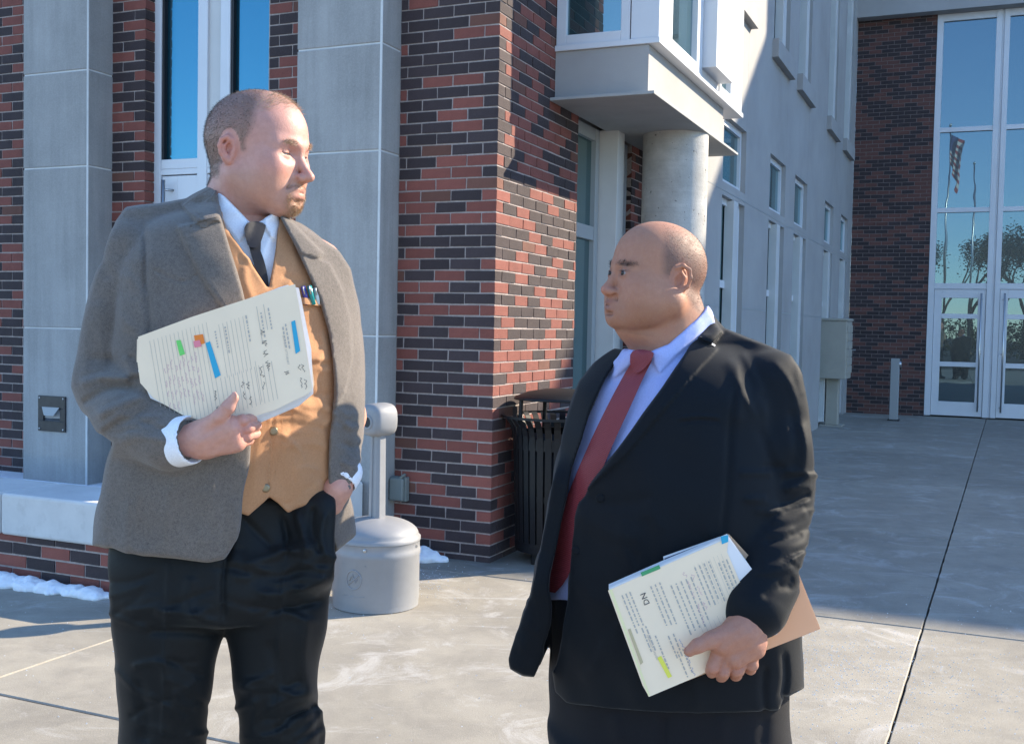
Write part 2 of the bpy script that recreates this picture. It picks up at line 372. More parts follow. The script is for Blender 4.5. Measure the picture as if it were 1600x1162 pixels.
# window wall under the bay (a=0 side)
def fin_windows():
    s=empty('window_wall'); s.parent=lw_
    fr=MB(); a=-.1
    fr.box(a,1.375,0,a+.06,1.43,2.87); fr.box(a,1.85,0,a+.06,1.93,2.87); fr.box(a,1.43,2.05,a+.055,1.85,2.15); fr.box(a,1.43,2.78,a+.055,1.85,2.87); fr.box(a,1.43,0,a+.055,1.85,.3)
    fr.box(a,2.13,0,a+.06,2.2,2.87); fr.box(a,2.52,0,a+.06,2.615,2.87); fr.box(a,2.2,2.05,a+.055,2.52,2.15); fr.box(a,2.2,2.7,a+.055,2.52,2.87); fr.box(a,2.2,0,a+.055,2.52,.3)
    fr.build('frame',M['alu_dark'],s,bevel=.002)
    MB().box(a-.02,1.94,0,.10,2.1,2.872).build('fin',M['stucco_light'],s,bevel=.003)
    for b0,b1 in ((1.43,1.85),(2.2,2.52)):
        for z0,z1 in ((.3,2.05),(2.15,2.78)): MB().box(a+.015,b0,z0,a+.023,b1,z1).build('pane',M['glass_clear'],s)
    MB().box(-.3,1.36,0,a-.005,2.63,2.9).build('backing',M['gasket'],s)
fin_windows()
# bay window
def bay():
    s=empty('bay_window'); s.parent=lw_
    MB().box(0.001,.80,2.866,.70,3.33,2.886).build('soffit_panel',M['soffit'],s,bevel=.003)
    MB().box(.001,.89,2.888,.632,3.03,3.196).build('fascia',M['stucco'],s)
    MB().box(-.0,.872,3.198,.706,3.46,3.235).build('sill_flashing',M['alu'],s,bevel=.003)
    fr=MB(); z0,z1=3.236,6.5; b=.885; a1=.698
    fr.box(.005,b,z0,.073,b+.08,z1); fr.box(.444,b,z0,.505,b+.08,z1); fr.box(.073,b,z0,.444,b+.08,3.30)
    fr.box(a1-.08,.965,z0,a1,1.20,z1); fr.box(a1-.08,1.20,z0,a1,1.86,3.30); fr.box(a1-.08,1.86,z0,a1,2.02,z1); fr.box(a1-.08,2.60,z0,a1,2.66,z1); fr.box(a1-.08,2.66,z0,a1,2.99,3.30); fr.box(a1-.08,2.99,z0,a1,3.42,z1)
    fr.build('frame',M['alu'],s,bevel=.003)
    MB().box(.513,b-.004,z0,a1,b+.079,z1).build('corner_panel',M['alu'],s,bevel=.003)
    MB().box(.505,b+.02,z0,.513,b+.07,z1).build('shadow_gap',M['gasket'],s)
    MB().box(a1-.07,2.03,3.3,a1+.10,2.59,z1).box(a1-.07,2.03,z0,a1-.01,2.59,3.3).build('projecting_panel',M['alu'],s,bevel=.003)
    MB().box(.073,b+.03,3.30,.444,b+.038,z1).build('pane',M['glass_clear'],s)
    MB().box(a1-.05,1.20,3.30,a1-.042,1.86,z1).build('pane',M['glass_clear'],s); MB().box(a1-.05,2.66,3.3,a1-.042,2.99,z1).build('pane',M['glass_clear'],s)
    MB().box(.01,b+.1,z0,a1-.1,3.4,z1).build('interior',M['gasket'],s)
    MB().box(-.02,.86,6.5,.72,3.48,8.2).build('bay_top',M['stucco'],s)
bay()
o=MB().lathe([(.246,-.05),(.246,2.868)],56,.445,2.28,cap=True).build('round_column',M['column'],lw_); smooth_angle(o,50)
# grey stucco side wall with openings
GA=.446
OPS=[(2.75,3.5),(3.9,4.9),(6.2,7.2),(7.9,8.9),(10.65,11.65),(12.6,13.6)]
def side_wall():
    s=empty('stucco_wall'); s.parent=lw_
    body=MB(); d0,d1=GA-.34,GA
    zt=[(0,2.62,'tall'),(2.74,3.34,'sq'),(4.55,7.2,'up')]
    xs=[2.9]+[v for o in OPS[1:] for v in o]+[14.2]
    # solid piers full height
    for k in range(0,len(xs),2): body.box(d0,xs[k],-.05,d1,xs[k+1],8.2)
    for (b0,b1) in OPS[1:]:
        for z0,z1 in ((2.62,2.74),(3.34,4.55),(7.2,8.2)): body.box(d0,b0,z0,d1-.0005,b1,z1)
    body.build('stucco_skin',M['stucco'],s)
    for (b0,b1) in OPS[1:]:
        MB().box(d0-.02,b0,0,d0+.01,b1,7.2).build('blind_backing',M['gasket'],s)
        for kind,z0,z1 in (('t',.05,2.62),('s',2.74,3.34),('u',4.55,7.2)):
            wn=MB(); fx=GA-.10
            wn.box(fx,b0,z0,fx+.05,b0+.05,z1); wn.box(fx,b1-.05,z0,fx+.05,b1,z1); wn.box(fx,b0+.05,z1-.06,fx+.05,b1-.05,z1); wn.box(fx,b0+.05,z0,fx+.05,b1-.05,z0+.05)
            if kind!='s': wn.box(fx,b0+.05,z0+(z1-z0)*.68,fx+.05,b1-.05,z0+(z1-z0)*.68+.07)
            f=wn.build('window',M['alu'],s)
            MB().box(fx+.015,b0+.05,z0+.05,fx+.022,b1-.05,z1-.06).build('pane',M['glass_clear'],f)
            if kind!='s':
                MB().box(fx+.03,b0+.42,z0+.01,GA+.02,b0+.62,z1-.01).build('fin',M['stucco_light'],f,bevel=.003)
            if kind=='u': MB().box(GA-.2,b0-.08,z0-.2,GA+.07,b1+.08,z0-.001).build('sill',M['stucco'],f,bevel=.004)
    # reveal lines in the stucco
    jn=MB()
    for k in range(0,len(xs),2):
        jn.box(d1-.003,xs[k]+.001,1.62,d1+.0015,xs[k+1]-.001,1.632)
    jn.box(d1-.003,2.9,2.66,d1+.0015,14.1,2.67); jn.build('reveal_joint',M['alu_dark'],s)
    MB().box(GA-.05,2.9,8.2,GA+.05,14.2,8.35).build('coping',M['alu'],s)
    MB().box(-.1,3.3,-.05,d0,14.2,8.2).build('wall_core',M['stucco'],s)
side_wall()
# ---------------------------------------------------------------- entrance wing
EB=14.2
en=empty('brick_entrance_building',mat=BM,label='brick entrance block with tall glazed doors and grey fascia, facing the plaza',cat='building')
EBJ=[]
for i in rows(6.85):
    zz=rz(i); x=GA+(0 if i%2 else -BRK/2)
    while x<1.735:
        x0=max(GA,x); x1=min(1.735,x+BRK-JN)
        if x1-x0>.02: bk(x0,EB,zz,x1,EB+.09,min(6.84,zz+CRS-JN),10-abs(zz-2),EBJ)
        x+=BRK
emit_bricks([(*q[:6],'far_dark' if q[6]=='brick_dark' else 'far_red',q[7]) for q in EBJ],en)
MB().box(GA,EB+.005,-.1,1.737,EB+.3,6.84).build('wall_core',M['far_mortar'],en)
MB().box(GA-.3,EB-.25,6.845,14,EB+.3,7.9).build('fascia',M['stucco'],en)
ENH=11.95
for a0,a1,hh in ((GA-1,8.8,ENH),(8.801,11.9,11.5),(11.901,34,ENH)): MB().box(a0,EB+.02,7.9,a1,EB+6,hh).build('unseen_upper_storey',M['stucco'],en)  # out of view; heights and the lowered middle stretch shaped for sun and shade
MB().box(5.2,EB+.0,-.1,34,EB+.6,6.845).build('side_wall',M['brick_red'],en)
fr=MB(); b=EB+.02
vm=[(1.74,1.84),(2.66,2.75),(2.785,2.87),(3.72,3.8),(3.83,3.91),(4.8,4.9),(5.1,5.2)]
for a0,a1 in vm: fr.box(a0,b-.03,.02,a1,b+.1,6.84)
fr.box(2.75,b-.0,.02,2.785,b+.08,6.84); fr.box(3.8,b,.02,3.83,b+.08,6.84)
spans=[(1.84,2.66),(2.87,3.72),(3.91,4.8)]
for a0,a1 in spans:
    for z0,z1 in ((6.72,6.84),(4.85,4.93),(3.49,3.57),(2.19,2.29)): fr.box(a0,b-.02,z0,a1,b+.09,z1)
fr.build('curtain_wall_frame',M['alu'],en,bevel=.004)
for a0,a1 in spans:
    for z0,z1 in ((4.93,6.72),(3.57,4.85),(2.29,3.49)): MB().box(a0,b+.03,z0,a1,b+.04,z1).build('pane',M['glass_door'],en)
def edoor(a0,a1,hs):
    d=MB(); z0,z1=.03,2.185; st=.12
    d.box(a0,b-.01,z0,a0+st,b+.045,z1); d.box(a1-st,b-.01,z0,a1,b+.045,z1)
    d.box(a0+st,b-.01,2.04,a1-st,b+.045,z1); d.box(a0+st,b-.01,z0,a1-st,b+.045,.27)
    d.box(a0+st,b-.012,.87,a1-st,b+.045,.95); d.box(a0+st,b-.012,1.69,a1-st,b+.045,1.77)
    dd=d.build('entrance_door',M['alu'],en,bevel=.003)
    for p0,p1 in ((.27,.87),(.95,1.69),(1.77,2.04)): MB().box(a0+st,b+.015,p0,a1-st,b+.023,p1).build('pane',M['glass_door'],dd)
    hx=a1-.07 if hs>0 else a0+.07
    h=MB().tube([(hx,b-.08,.12),(hx,b-.08,2.12)],.014,8)
    for hz in (.2,1.1,2.02): h.tube([(hx,b-.08,hz),(hx+.02*hs,b-.008,hz)],.009)
    h.build('pull_bar',M['steel'],dd,smooth=True)
edoor(1.845,2.655,1); edoor(2.875,3.715,-1); edoor(3.915,4.795,-1)
MB().box(1.74,EB+.2,0,5.2,EB+.25,6.8).build('dark_vestibule',M['gasket'],en)
# ---------------------------------------------------------------- street furniture
FR=math.degrees(-TH)
def cig_bin():
    p=wor(-.115,-1.12); r=empty('cigarette_receptacle',loc=tuple(p),rz=R(-38),label='pale grey moulded cigarette butt receptacle with domed base and tall post',cat='ash bin')
    m=MB().lathe([(.205,0),(.213,.004),(.213,.03),(.2155,.04),(.2155,.255),(.219,.262),(.219,.285),(.2155,.292),(.2155,.325),(.219,.33)],64).build('base_drum',M['grey_plastic'],r); smooth_angle(m,40)
    # drum recess panel : raised emblem plaque with a round badge
    pr=[(.2195,.331),(.2195,.345),(.212,.352)]
    for i in range(13):
        a=i/12*math.pi/2; pr.append((.205*math.cos(a)*.86+.033*math.cos(a),.355+.085*math.sin(a)))
    pr.append((.0,.4405))
    m=MB().lathe(pr,64,cap=False).build('dome_lid',M['grey_plastic'],r); smooth_angle(m,50)
    # post : flat-fluted tapering neck
    sec=[(.72*p_[0],.72*p_[1]) for p_ in [(-.052,-.03),(-.052,.03),(-.03,.044),(.03,.044),(.052,.03),(.052,-.03),(.03,-.044),(.012,-.044),(.012,-.036),(-.012,-.036),(-.012,-.044),(-.03,-.044)]]
    vs=[];fs=[];n=len(sec)
    lv=[(.42,1.02),(.46,1.0),(.7,.95),(.88,.92)]
    for z,s in lv: vs+=[(x*s,y*s,z) for x,y in sec]
    for i in range(len(lv)-1): fs+=[(i*n+k,(i+1)*n+k,(i+1)*n+(k+1)%n,i*n+(k+1)%n) for k in range(n)]
    fs+=[tuple(range(n)),tuple(reversed(range((len(lv)-1)*n,len(lv)*n)))]
    fs=[tuple(reversed(q)) for q in fs]
    MB().add(vs,fs).build('post',M['grey_plastic'],r,bevel=.004)
    # head : rounded D block with a hole
    sec=[]
    for i in range(20):
        a=2*math.pi*i/20; cx_=math.copysign(abs(math.cos(a))**.7,math.cos(a)); sz_=math.copysign(abs(math.sin(a))**.7,math.sin(a)); sec.append((.078*sz_,.083*cx_))
    vs=[];lv=[(-.075,.62),(-.068,.86),(-.05,.97),(.045,1.0),(.06,.95),(.068,.8)]
    for y,s in lv: vs+=[(x*s,y,.925+z*s) for x,z in sec]
    n=20;fs=[]
    for i in range(len(lv)-1): fs+=[(i*n+k,i*n+(k+1)%n,(i+1)*n+(k+1)%n,(i+1)*n+k) for k in range(n)]
    fs+=[tuple(reversed(range(n))),tuple(range((len(lv)-1)*n,len(lv)*n))]
    h=MB().add(vs,fs).build('head',M['grey_plastic'],r); smooth_angle(h,50)
    m=MB().lathe([(.037,0),(.034,.004),(.026,.006),(.022,-.002)],28,cap=False); o=m.build('hole_collar',M['grey_plastic'],r,smooth=True); o.matrix_local=Matrix.Translation((0,-.076,.915))@Matrix.Rotation(R(90),4,'X')
    m=MB().lathe([(.0245,0),(.0245,.002)],24).build('disposal_hole',M['gasket'],r); m.matrix_local=Matrix.Translation((0,-.0775,.915))@Matrix.Rotation(R(90),4,'X')
    for a in (200,300,20): 
        q=MB().lathe([(.008,0),(.008,.004),(.003,.006)],10).build('rivet',M['steel'],r); q.matrix_local=Matrix.Rotation(R(a),4,'Z')@Matrix.Translation((.2155,0,.31))@Matrix.Rotation(R(90),4,'Y')
    # moulded emblem : ring, flame and crossing bar
    em=MB()
    def onr(a,z,rr=.2165): return (rr*math.cos(a),rr*math.sin(a),z)
    a0=R(285)
    em.tube([onr(a0+.21*math.cos(t)*.9,.165+.046*math.sin(t)) for t in np.linspace(0,2*math.pi,29)],.0035,6,cap=False)
    em.tube([onr(a0-.15,.135),onr(a0,.165),onr(a0+.15,.195)],.0035,6); em.tube([onr(a0-.1,.16),onr(a0-.02,.19),onr(a0+.05,.15),onr(a0+.1,.17)],.003,6)
    em.tube([onr(a0-.3,.235),onr(a0+.3,.235)],.002,6); em.tube([onr(a0-.28,.085),onr(a0,.082),onr(a0+.28,.085)],.002,6)
    em.build('moulded_emblem',M['grey_plastic'],r,smooth=True)
cig_bin()
def litter_bin():
    p=wor(.315,.29); r=empty('litter_bin',loc=tuple(p),label='black slatted steel litter bin with flared rim and raised bonnet lid against the brick pier',cat='litter bin')
    n=34
    for i in range(n):
        a=2*math.pi*i/n; m=MB(); w_=.019; th=.006
        prof=[(.255,.09),(.268,.4),(.278,.70),(.283,.76),(.297,.81),(.325,.85),(.345,.868)]
        vs=[];fs=[]
        for rr,z in prof: vs+=[(rr,-w_,z),(rr,w_,z),(rr-th,w_,z),(rr-th,-w_,z)]
        for k in range(len(prof)-1):
            for q in range(4): fs.append((k*4+q,k*4+(q+1)%4,(k+1)*4+(q+1)%4,(k+1)*4+q))
        fs+=[(3,2,1,0),tuple((len(prof)-1)*4+q for q in range(4))]
        if i==0: me=m.add(vs,fs).mesh('slat'); me.materials.append(M['black_paint'])
        o=link('slat',me,r); o.rotation_euler=(0,0,a)
    def ring(name,r0,r1,z0,z1):
        q=MB().lathe([(r0,z0),(r1,z0),(r1,z1),(r0,z1),(r0,z0)],64,cap=False).build(name,M['black_paint'],r); smooth_angle(q,40)
    ring('top_band',.258,.2755,.68,.745); ring('bottom_band',.23,.258,.07,.13); ring('rim_ring',.339,.352,.86,.875); ring('mid_band',.247,.2595,.38,.41)
    q=MB().lathe([(.22,.1),(.235,.1),(.24,.78),(.225,.78)],48,cap=False).build('liner',M['black_paint'],r,smooth=True)
    q=MB().lathe([(0.,.10),(.255,.1),(.255,.07),(0.,.07)],48,cap=False).build('base_plate',M['black_paint'],r)
    for a in (45,135,225,315): MB().tube([(.2*math.cos(R(a)),.2*math.sin(R(a)),0),(.2*math.cos(R(a)),.2*math.sin(R(a)),.075)],.02,10).build('foot',M['black_paint'],r)
    for a in (20,110,200,290): MB().tube([(.262*math.cos(R(a)),.262*math.sin(R(a)),.72),(.25*math.cos(R(a)),.25*math.sin(R(a)),.985)],.012,8).build('lid_bracket',M['black_paint'],r)
    q=MB().lathe([(.0,1.035),(.1,1.03),(.2,1.012),(.27,.985),(.283,.972),(.277,.967),(.2,.985),(0,1.0)],56,cap=False).build('bonnet_lid',M['black_paint'],r,smooth=True)
litter_bin()
def mailbox():
    c=np.array([4.87,16.42,0.]); r=empty('cluster_mailbox',loc=tuple(c),rz=-TH+R(90)+R(-2),label='tan pedestal cluster mailbox standing by the grey stucco wall',cat='mailbox')
    # local +x = away from the wall? sides: width along local x .46, depth along y .46
    MB().box(-.30,-.22,.72,.22,.22,1.58).build('cabinet',M['mail_tan'],r,bevel=.012)
    MB().box(-.315,-.235,1.58,.235,.235,1.622).build('cabinet_cap',M['mail_tan'],r,bevel=.012)
    MB().box(-.09,-.09,.02,.09,.09,.72).build('pedestal',M['mail_tan'],r,bevel=.01)
    MB().box(-.16,-.16,0,.16,.16,.02).build('base_plate',M['mail_tan'],r)
    for i in range(2):
        for k in range(6):
            d=MB().box(-.285+.25*i+.012,-.232,.80+k*.122+.006,-.285+.25*(i+1)-.0,-.2205,.80+(k+1)*.122-.006).build('mail_door',M['mail_tan'],r,bevel=.004)
            MB().lathe([(.009,0),(.009,.006)],8).build('lock',M['steel'],d).matrix_local=Matrix.Translation((-.285+.25*(i+1)-.05,-.232,.86+k*.122))@Matrix.Rotation(R(90),4,'X')
    MB().tube([(.225,-.235,1.15),(.225,-.28,1.15)],.012,8).build('key_knob',M['steel'],r)
mailbox()
def bollard():
    r=empty('door_opener_post',loc=tuple(wor(1.345,12.8)),rz=-TH,label='slim grey steel post with push plate beside the entrance doors',cat='bollard')
    MB().box(-.065,-.065,0,.065,.065,1.01).build('post',M['alu_dark'],r,bevel=.006); MB().box(-.09,-.09,0,.09,.09,.025).build('base_flange',M['dark_metal'],r)
    q=MB().lathe([(.05,0),(.05,.018),(.035,.03),(0,.032)],20,cap=False).build('push_plate',M['steel'],r,smooth=True); q.matrix_local=Matrix.Translation((.066,0,.92))@Matrix.Rotation(R(90),4,'Y')
bollard()
# snow heaps
def snow_heap(name,pts,label,seed,parts=90):
    rnd=random.Random(seed); bm=bmesh.new()
    for _ in range(parts):
        t=rnd.random(); k=t*(len(pts)-1); i=min(int(k),len(pts)-2); f=k-i
        a=pts[i][0]*(1-f)+pts[i+1][0]*f; b_=pts[i][1]*(1-f)+pts[i+1][1]*f; hh=pts[i][2]*(1-f)+pts[i+1][2]*f; wd=pts[i][3]*(1-f)+pts[i+1][3]*f
        off=rnd.gauss(0,.4); rad=rnd.uniform(.35,.8)*hh*(1.05-min(.8,abs(off)*.6))
        p=wor(a,b_+off*wd,rad*.25)
        mm=Matrix.Translation(tuple(p))@Matrix.Diagonal((rad*rnd.uniform(.9,1.5),rad*rnd.uniform(.9,1.4),rad*rnd.uniform(.7,1.0),1))
        bmesh.ops.create_icosphere(bm,subdivisions=2,radius=1,matrix=mm)
    me=bpy.data.meshes.new(name); bm.to_mesh(me); bm.free(); me.materials.append(M['snow'])
    o=link(name,me); md=o.modifiers.new('r','REMESH'); md.mode='VOXEL'; md.voxel_size=.008; md.use_smooth_shade=True
    tx=bpy.data.textures.new('sn','CLOUDS'); tx.noise_scale=.05; dm=o.modifiers.new('d','DISPLACE'); dm.texture=tx; dm.strength=.02
    tag(o,label,'snow'); return o
snow_heap('snow_bank',[(-2.9,-1.70,.11,.07),(-2.2,-1.70,.10,.07),(-1.95,-1.69,.075,.05),(-1.7,-1.68,.065,.045),(-1.35,-1.66,.065,.04)],'lumpy bank of old snow along the foot of the planter wall',3,150)
snow_heap('snow_patch',[(-.62,-.12,.11,.08),(-.42,-.12,.10,.06),(-.26,-.09,.05,.03)],'small leftover snow patch at the foot of the brick pier',5,36)
# scattered ice melt granules
def salt():
    mb=MB(); rnd=random.Random(11)
    def gran(a,b_,s):
        p=wor(a,b_,0); q=[(rnd.uniform(-1,1)*s,rnd.uniform(-1,1)*s) for _ in range(3)]
        x,y=p[0],p[1]; h=s*rnd.uniform(.7,1.4)
        mb.add([(x-s,y-s*.6,.0005),(x+s*.9,y-s*.7,.0005),(x+s*.2,y+s,.0005),(x+q[0][0]*.4,y+q[0][1]*.4,h)],[(0,1,3),(1,2,3),(2,0,3)])
    for _ in range(3200):
        a=rnd.gauss(2.05,.5); b_=rnd.gauss(-1.15,.42); 
        if b_>-.4 and rnd.random()<.7: continue
        gran(a,b_,rnd.choice((.0012,.0018,.0022,.003)))
    for _ in range(900): gran(rnd.uniform(-2.2,4.2),rnd.uniform(-3,.6),rnd.choice((.0015,.002,.003)))
    for _ in range(500): gran(rnd.gauss(-.2,.15),rnd.gauss(-.75,.25),rnd.choice((.0018,.0025,.0035)))
    o=mb.build('ice_melt_granules',M['salt']); tag(o,'white ice melt granules scattered over the concrete','granules',kind='stuff')
salt()
# ---------------------------------------------------------------- trees and flags across the plaza (seen in the glass)
M['bark']=simple('bark',(.07,.055,.042),.9,nscale=20,namp=.4,bump=.6,bscale=60)
t=NT('needles'); t.base(t.mix(t.noise(2,3,.6),(.025,.045,.018),(.07,.09,.035)),.7); M['needles']=t.m
def bare_tree(loc,h,seed,label,leaves=0,group='plaza trees'):
    rnd=random.Random(seed); r=empty('plaza_tree',loc=loc,label=label,cat='tree',group=group); mb=MB(); lf=MB()
    def grow(p,d,L,rad,dep):
        q=p+d*L; mid=(p+q)/2+Vector((rnd.uniform(-1,1),rnd.uniform(-1,1),0))*L*.06
        mb.tube([p,mid,q],[rad,rad*.85,rad*.68],7 if dep<2 else 4)
        if leaves and dep>=3:
            for _ in range(leaves):
                c=q+Vector((rnd.gauss(0,1),rnd.gauss(0,1),rnd.gauss(0,1)))*L*.4; s=rnd.uniform(.05,.11); u=Vector((rnd.gauss(0,1),rnd.gauss(0,1),rnd.gauss(0,1))).normalized(); v=u.orthogonal().normalized()
                lf.add([c-u*s,c+v*s*.6,c+u*s,c-v*s*.6],[(0,1,2,3)])
        if dep>=5: return
        for _ in range(rnd.choice((2,3,3)) if dep<4 else 3):
            a=rnd.uniform(.3,.75); ax=Vector((rnd.gauss(0,1),rnd.gauss(0,1),rnd.gauss(0,.4))).normalized()
            nd=(Quaternion(ax.cross(d).normalized(),a)@d); nd.z+=.12; nd.normalize()
            grow(q,nd,L*rnd.uniform(.62,.82),rad*.62,dep+1)
    grow(Vector((0,0,-.05)),Vector((0,0,1)),h*.28,h*.018,0)
    mb.build('trunk',M['bark'],r,smooth=True)
    if leaves: lf.build('crown',M['needles'],r)
for i,(a,b_,h,lv) in enumerate([(-5,-34,10,9),(-1.5,-37,9.5,10),(.2,-35,8.5,14),(1.9,-41,10,16),(3.3,-36,8.8,14),(5.0,-40,9.5,14),(7.5,-35,9,9),(11,-37,10,9)]):
    p_=wor(a,b_); bare_tree((p_[0],p_[1],0),h,20+i,'leafy evergreen across the plaza, mirrored in the entrance glass',lv)
def shrub(loc,h,seed):
    rnd=random.Random(seed); r=empty('plaza_shrub',loc=loc,label='low rounded shrub across the plaza, mirrored in the door glass',cat='shrub',group='plaza shrubs'); lf=MB(); st=MB()
    for k in range(7): a=rnd.uniform(0,6.28); st.tube([(0,0,-.03),(math.cos(a)*h*.3,math.sin(a)*h*.3,h*.7)],[.03,.01],5)
    for _ in range(1500):
        d=Vector((rnd.gauss(0,1),rnd.gauss(0,1),rnd.gauss(0,1))).normalized()*rnd.uniform(.5,1); c=Vector((d.x*h*.75,d.y*h*.75,h*.52+d.z*h*.48)); s=rnd.uniform(.05,.12); u=Vector((rnd.gauss(0,1),rnd.gauss(0,1),rnd.gauss(0,1))).normalized(); v=u.orthogonal().normalized(); lf.add([c-u*s,c+v*s*.6,c+u*s,c-v*s*.6],[(0,1,2,3)])
    st.build('stems',M['bark'],r)['kind']='stuff'; lf.build('foliage',M['needles'],r)
for i,(a,b_,h) in enumerate([(-3,-30,2.6),(-.8,-31,2.2),(1.3,-29.5,2.5),(3.6,-31,2.3),(5.8,-30,2.7),(8.2,-31,2.4)]): shrub(tuple(wor(a,b_)),h,60+i)
def flagpole(loc,h,flag,label):
    r=empty('flagpole',loc=loc,label=label,cat='flagpole'); MB().tube([(0,0,0),(0,0,h*.5),(0,0,h)],[.07,.06,.035],14).build('pole',M['steel'],r,smooth=True)
    MB().lathe([(0,h+.16),(.05,h+.13),(.07,h+.07),(.05,h+.02),(0,h-.01)],14,cap=False).build('finial',M['steel'],r,smooth=True)
    if flag:
        vs=[];fs=[];mi=[];nx,nz=20,13; W,Hh=.75,2.3
        for j in range(nz+1):
            for i in range(nx+1):
                u=i/nx; v=j/nz; vs.append((.06+u*W*(.5+.5*(1-v)),.16*math.sin(u*14+v*2),h-.3-v*Hh*(.62+.38*u)-u*.5))
        mb=MB(); mb.v=vs
        for j in range(nz):
            for i in range(nx):
                mb.f.append((j*(nx+1)+i,j*(nx+1)+i+1,(j+1)*(nx+1)+i+1,(j+1)*(nx+1)+i)); mb.m.append(2 if (j<7 and i<9) else j%2)
        mb.build('flag',[simple('flag_red',(.35,.03,.03),.8),simple('flag_white',(.7,.7,.68),.8),simple('flag_blue',(.03,.05,.18),.8)],r,smooth=True)
flagpole(tuple(wor(.9,-20)),11,True,'tall steel flagpole with striped flag hanging slack')
flagpole(tuple(wor(2.0,-22)),9.5,False,'slightly shorter bare steel flagpole')
# ================================================================ implicit-surface modelling kit
f32=np.float32
def ray_dir(x,y):
    U,V=x-800.,y-581.; u=U*math.cos(ROLL)+V*math.sin(ROLL); v=-U*math.sin(ROLL)+V*math.cos(ROLL)
    Y=F_PX*math.cos(PITCH)-v*math.sin(PITCH); Z=-v*math.cos(PITCH)-F_PX*math.sin(PITCH)
    return np.array([u/Y,1.,Z/Y])
def W(px,py,d):      # photo direction taken out to the depth d (metres) at which the thing stands
    r=ray_dir(px,py); return np.array([r[0]*d,d,CAMH+r[2]*d])
def to_px(X,Y,Z):
    z=Z-CAMH; yc=Y*math.cos(PITCH)-z*math.sin(PITCH); zc=z*math.cos(PITCH)+Y*math.sin(PITCH)
    u=F_PX*X/yc; v=-F_PX*zc/yc
    return 800+u*math.cos(ROLL)-v*math.sin(ROLL),581+u*math.sin(ROLL)+v*math.cos(ROLL)
def chaikin(p,n=2,closed=True):
    p=np.array(p,float)
    for _ in range(n):
        if closed: q=np.roll(p,-1,0); a=.75*p+.25*q; b=.25*p+.75*q; p=np.stack([a,b],1).reshape(-1,2)
        else:
            a=.75*p[:-1]+.25*p[1:]; b=.25*p[:-1]+.75*p[1:]; p=np.vstack([p[:1],np.stack([a,b],1).reshape(-1,2),p[-1:]])
    return p
class PolyMap:       # signed distance image of an outline (negative inside), pixels
    def __init__(s,poly,pad=45,smooth=0,res=1.0):
        poly=np.array(poly,float)
        if smooth: poly=chaikin(poly,smooth)
        s.lo=np.floor(poly.min(0)-pad); hi=np.ceil(poly.max(0)+pad); s.res=res
        nx,ny=[int(v) for v in (hi-s.lo)/res+1]
        gx=(s.lo[0]+np.arange(nx)*res)[:,None].astype(f32); gy=(s.lo[1]+np.arange(ny)*res)[None,:].astype(f32)
        d=np.full((nx,ny),1e9,f32); ins=np.zeros((nx,ny),bool)
        for (x0,y0),(x1,y1) in zip(poly,np.roll(poly,-1,0)):
            ex,ey=x1-x0,y1-y0; L=ex*ex+ey*ey+1e-9
            t=np.clip(((gx-x0)*ex+(gy-y0)*ey)/L,0,1); d=np.minimum(d,(gx-x0-t*ex)**2+(gy-y0-t*ey)**2)
            if abs(ey)>1e-9:
                c=((gy>=min(y0,y1))&(gy<max(y0,y1)))&(gx<(x0+(gy-y0)*ex/ey)); ins^=c
        d=np.sqrt(d); d[ins]*=-1; s.d=d; s.pad=pad
    def __call__(s,u,v):
        x=(u-s.lo[0])/s.res; y=(v-s.lo[1])/s.res
        nx,ny=s.d.shape; ok=(x>=0)&(y>=0)&(x<nx-1.001)&(y<ny-1.001)
        x=np.clip(x,0,nx-1.002); y=np.clip(y,0,ny-1.002); i=x.astype(np.int32); j=y.astype(np.int32); fx=(x-i).astype(f32); fy=(y-j).astype(f32); D=s.d
        r=(D[i,j]*(1-fx)+D[i+1,j]*fx)*(1-fy)+(D[i,j+1]*(1-fx)+D[i+1,j+1]*fx)*fy
        return np.where(ok,r,s.pad).astype(f32)
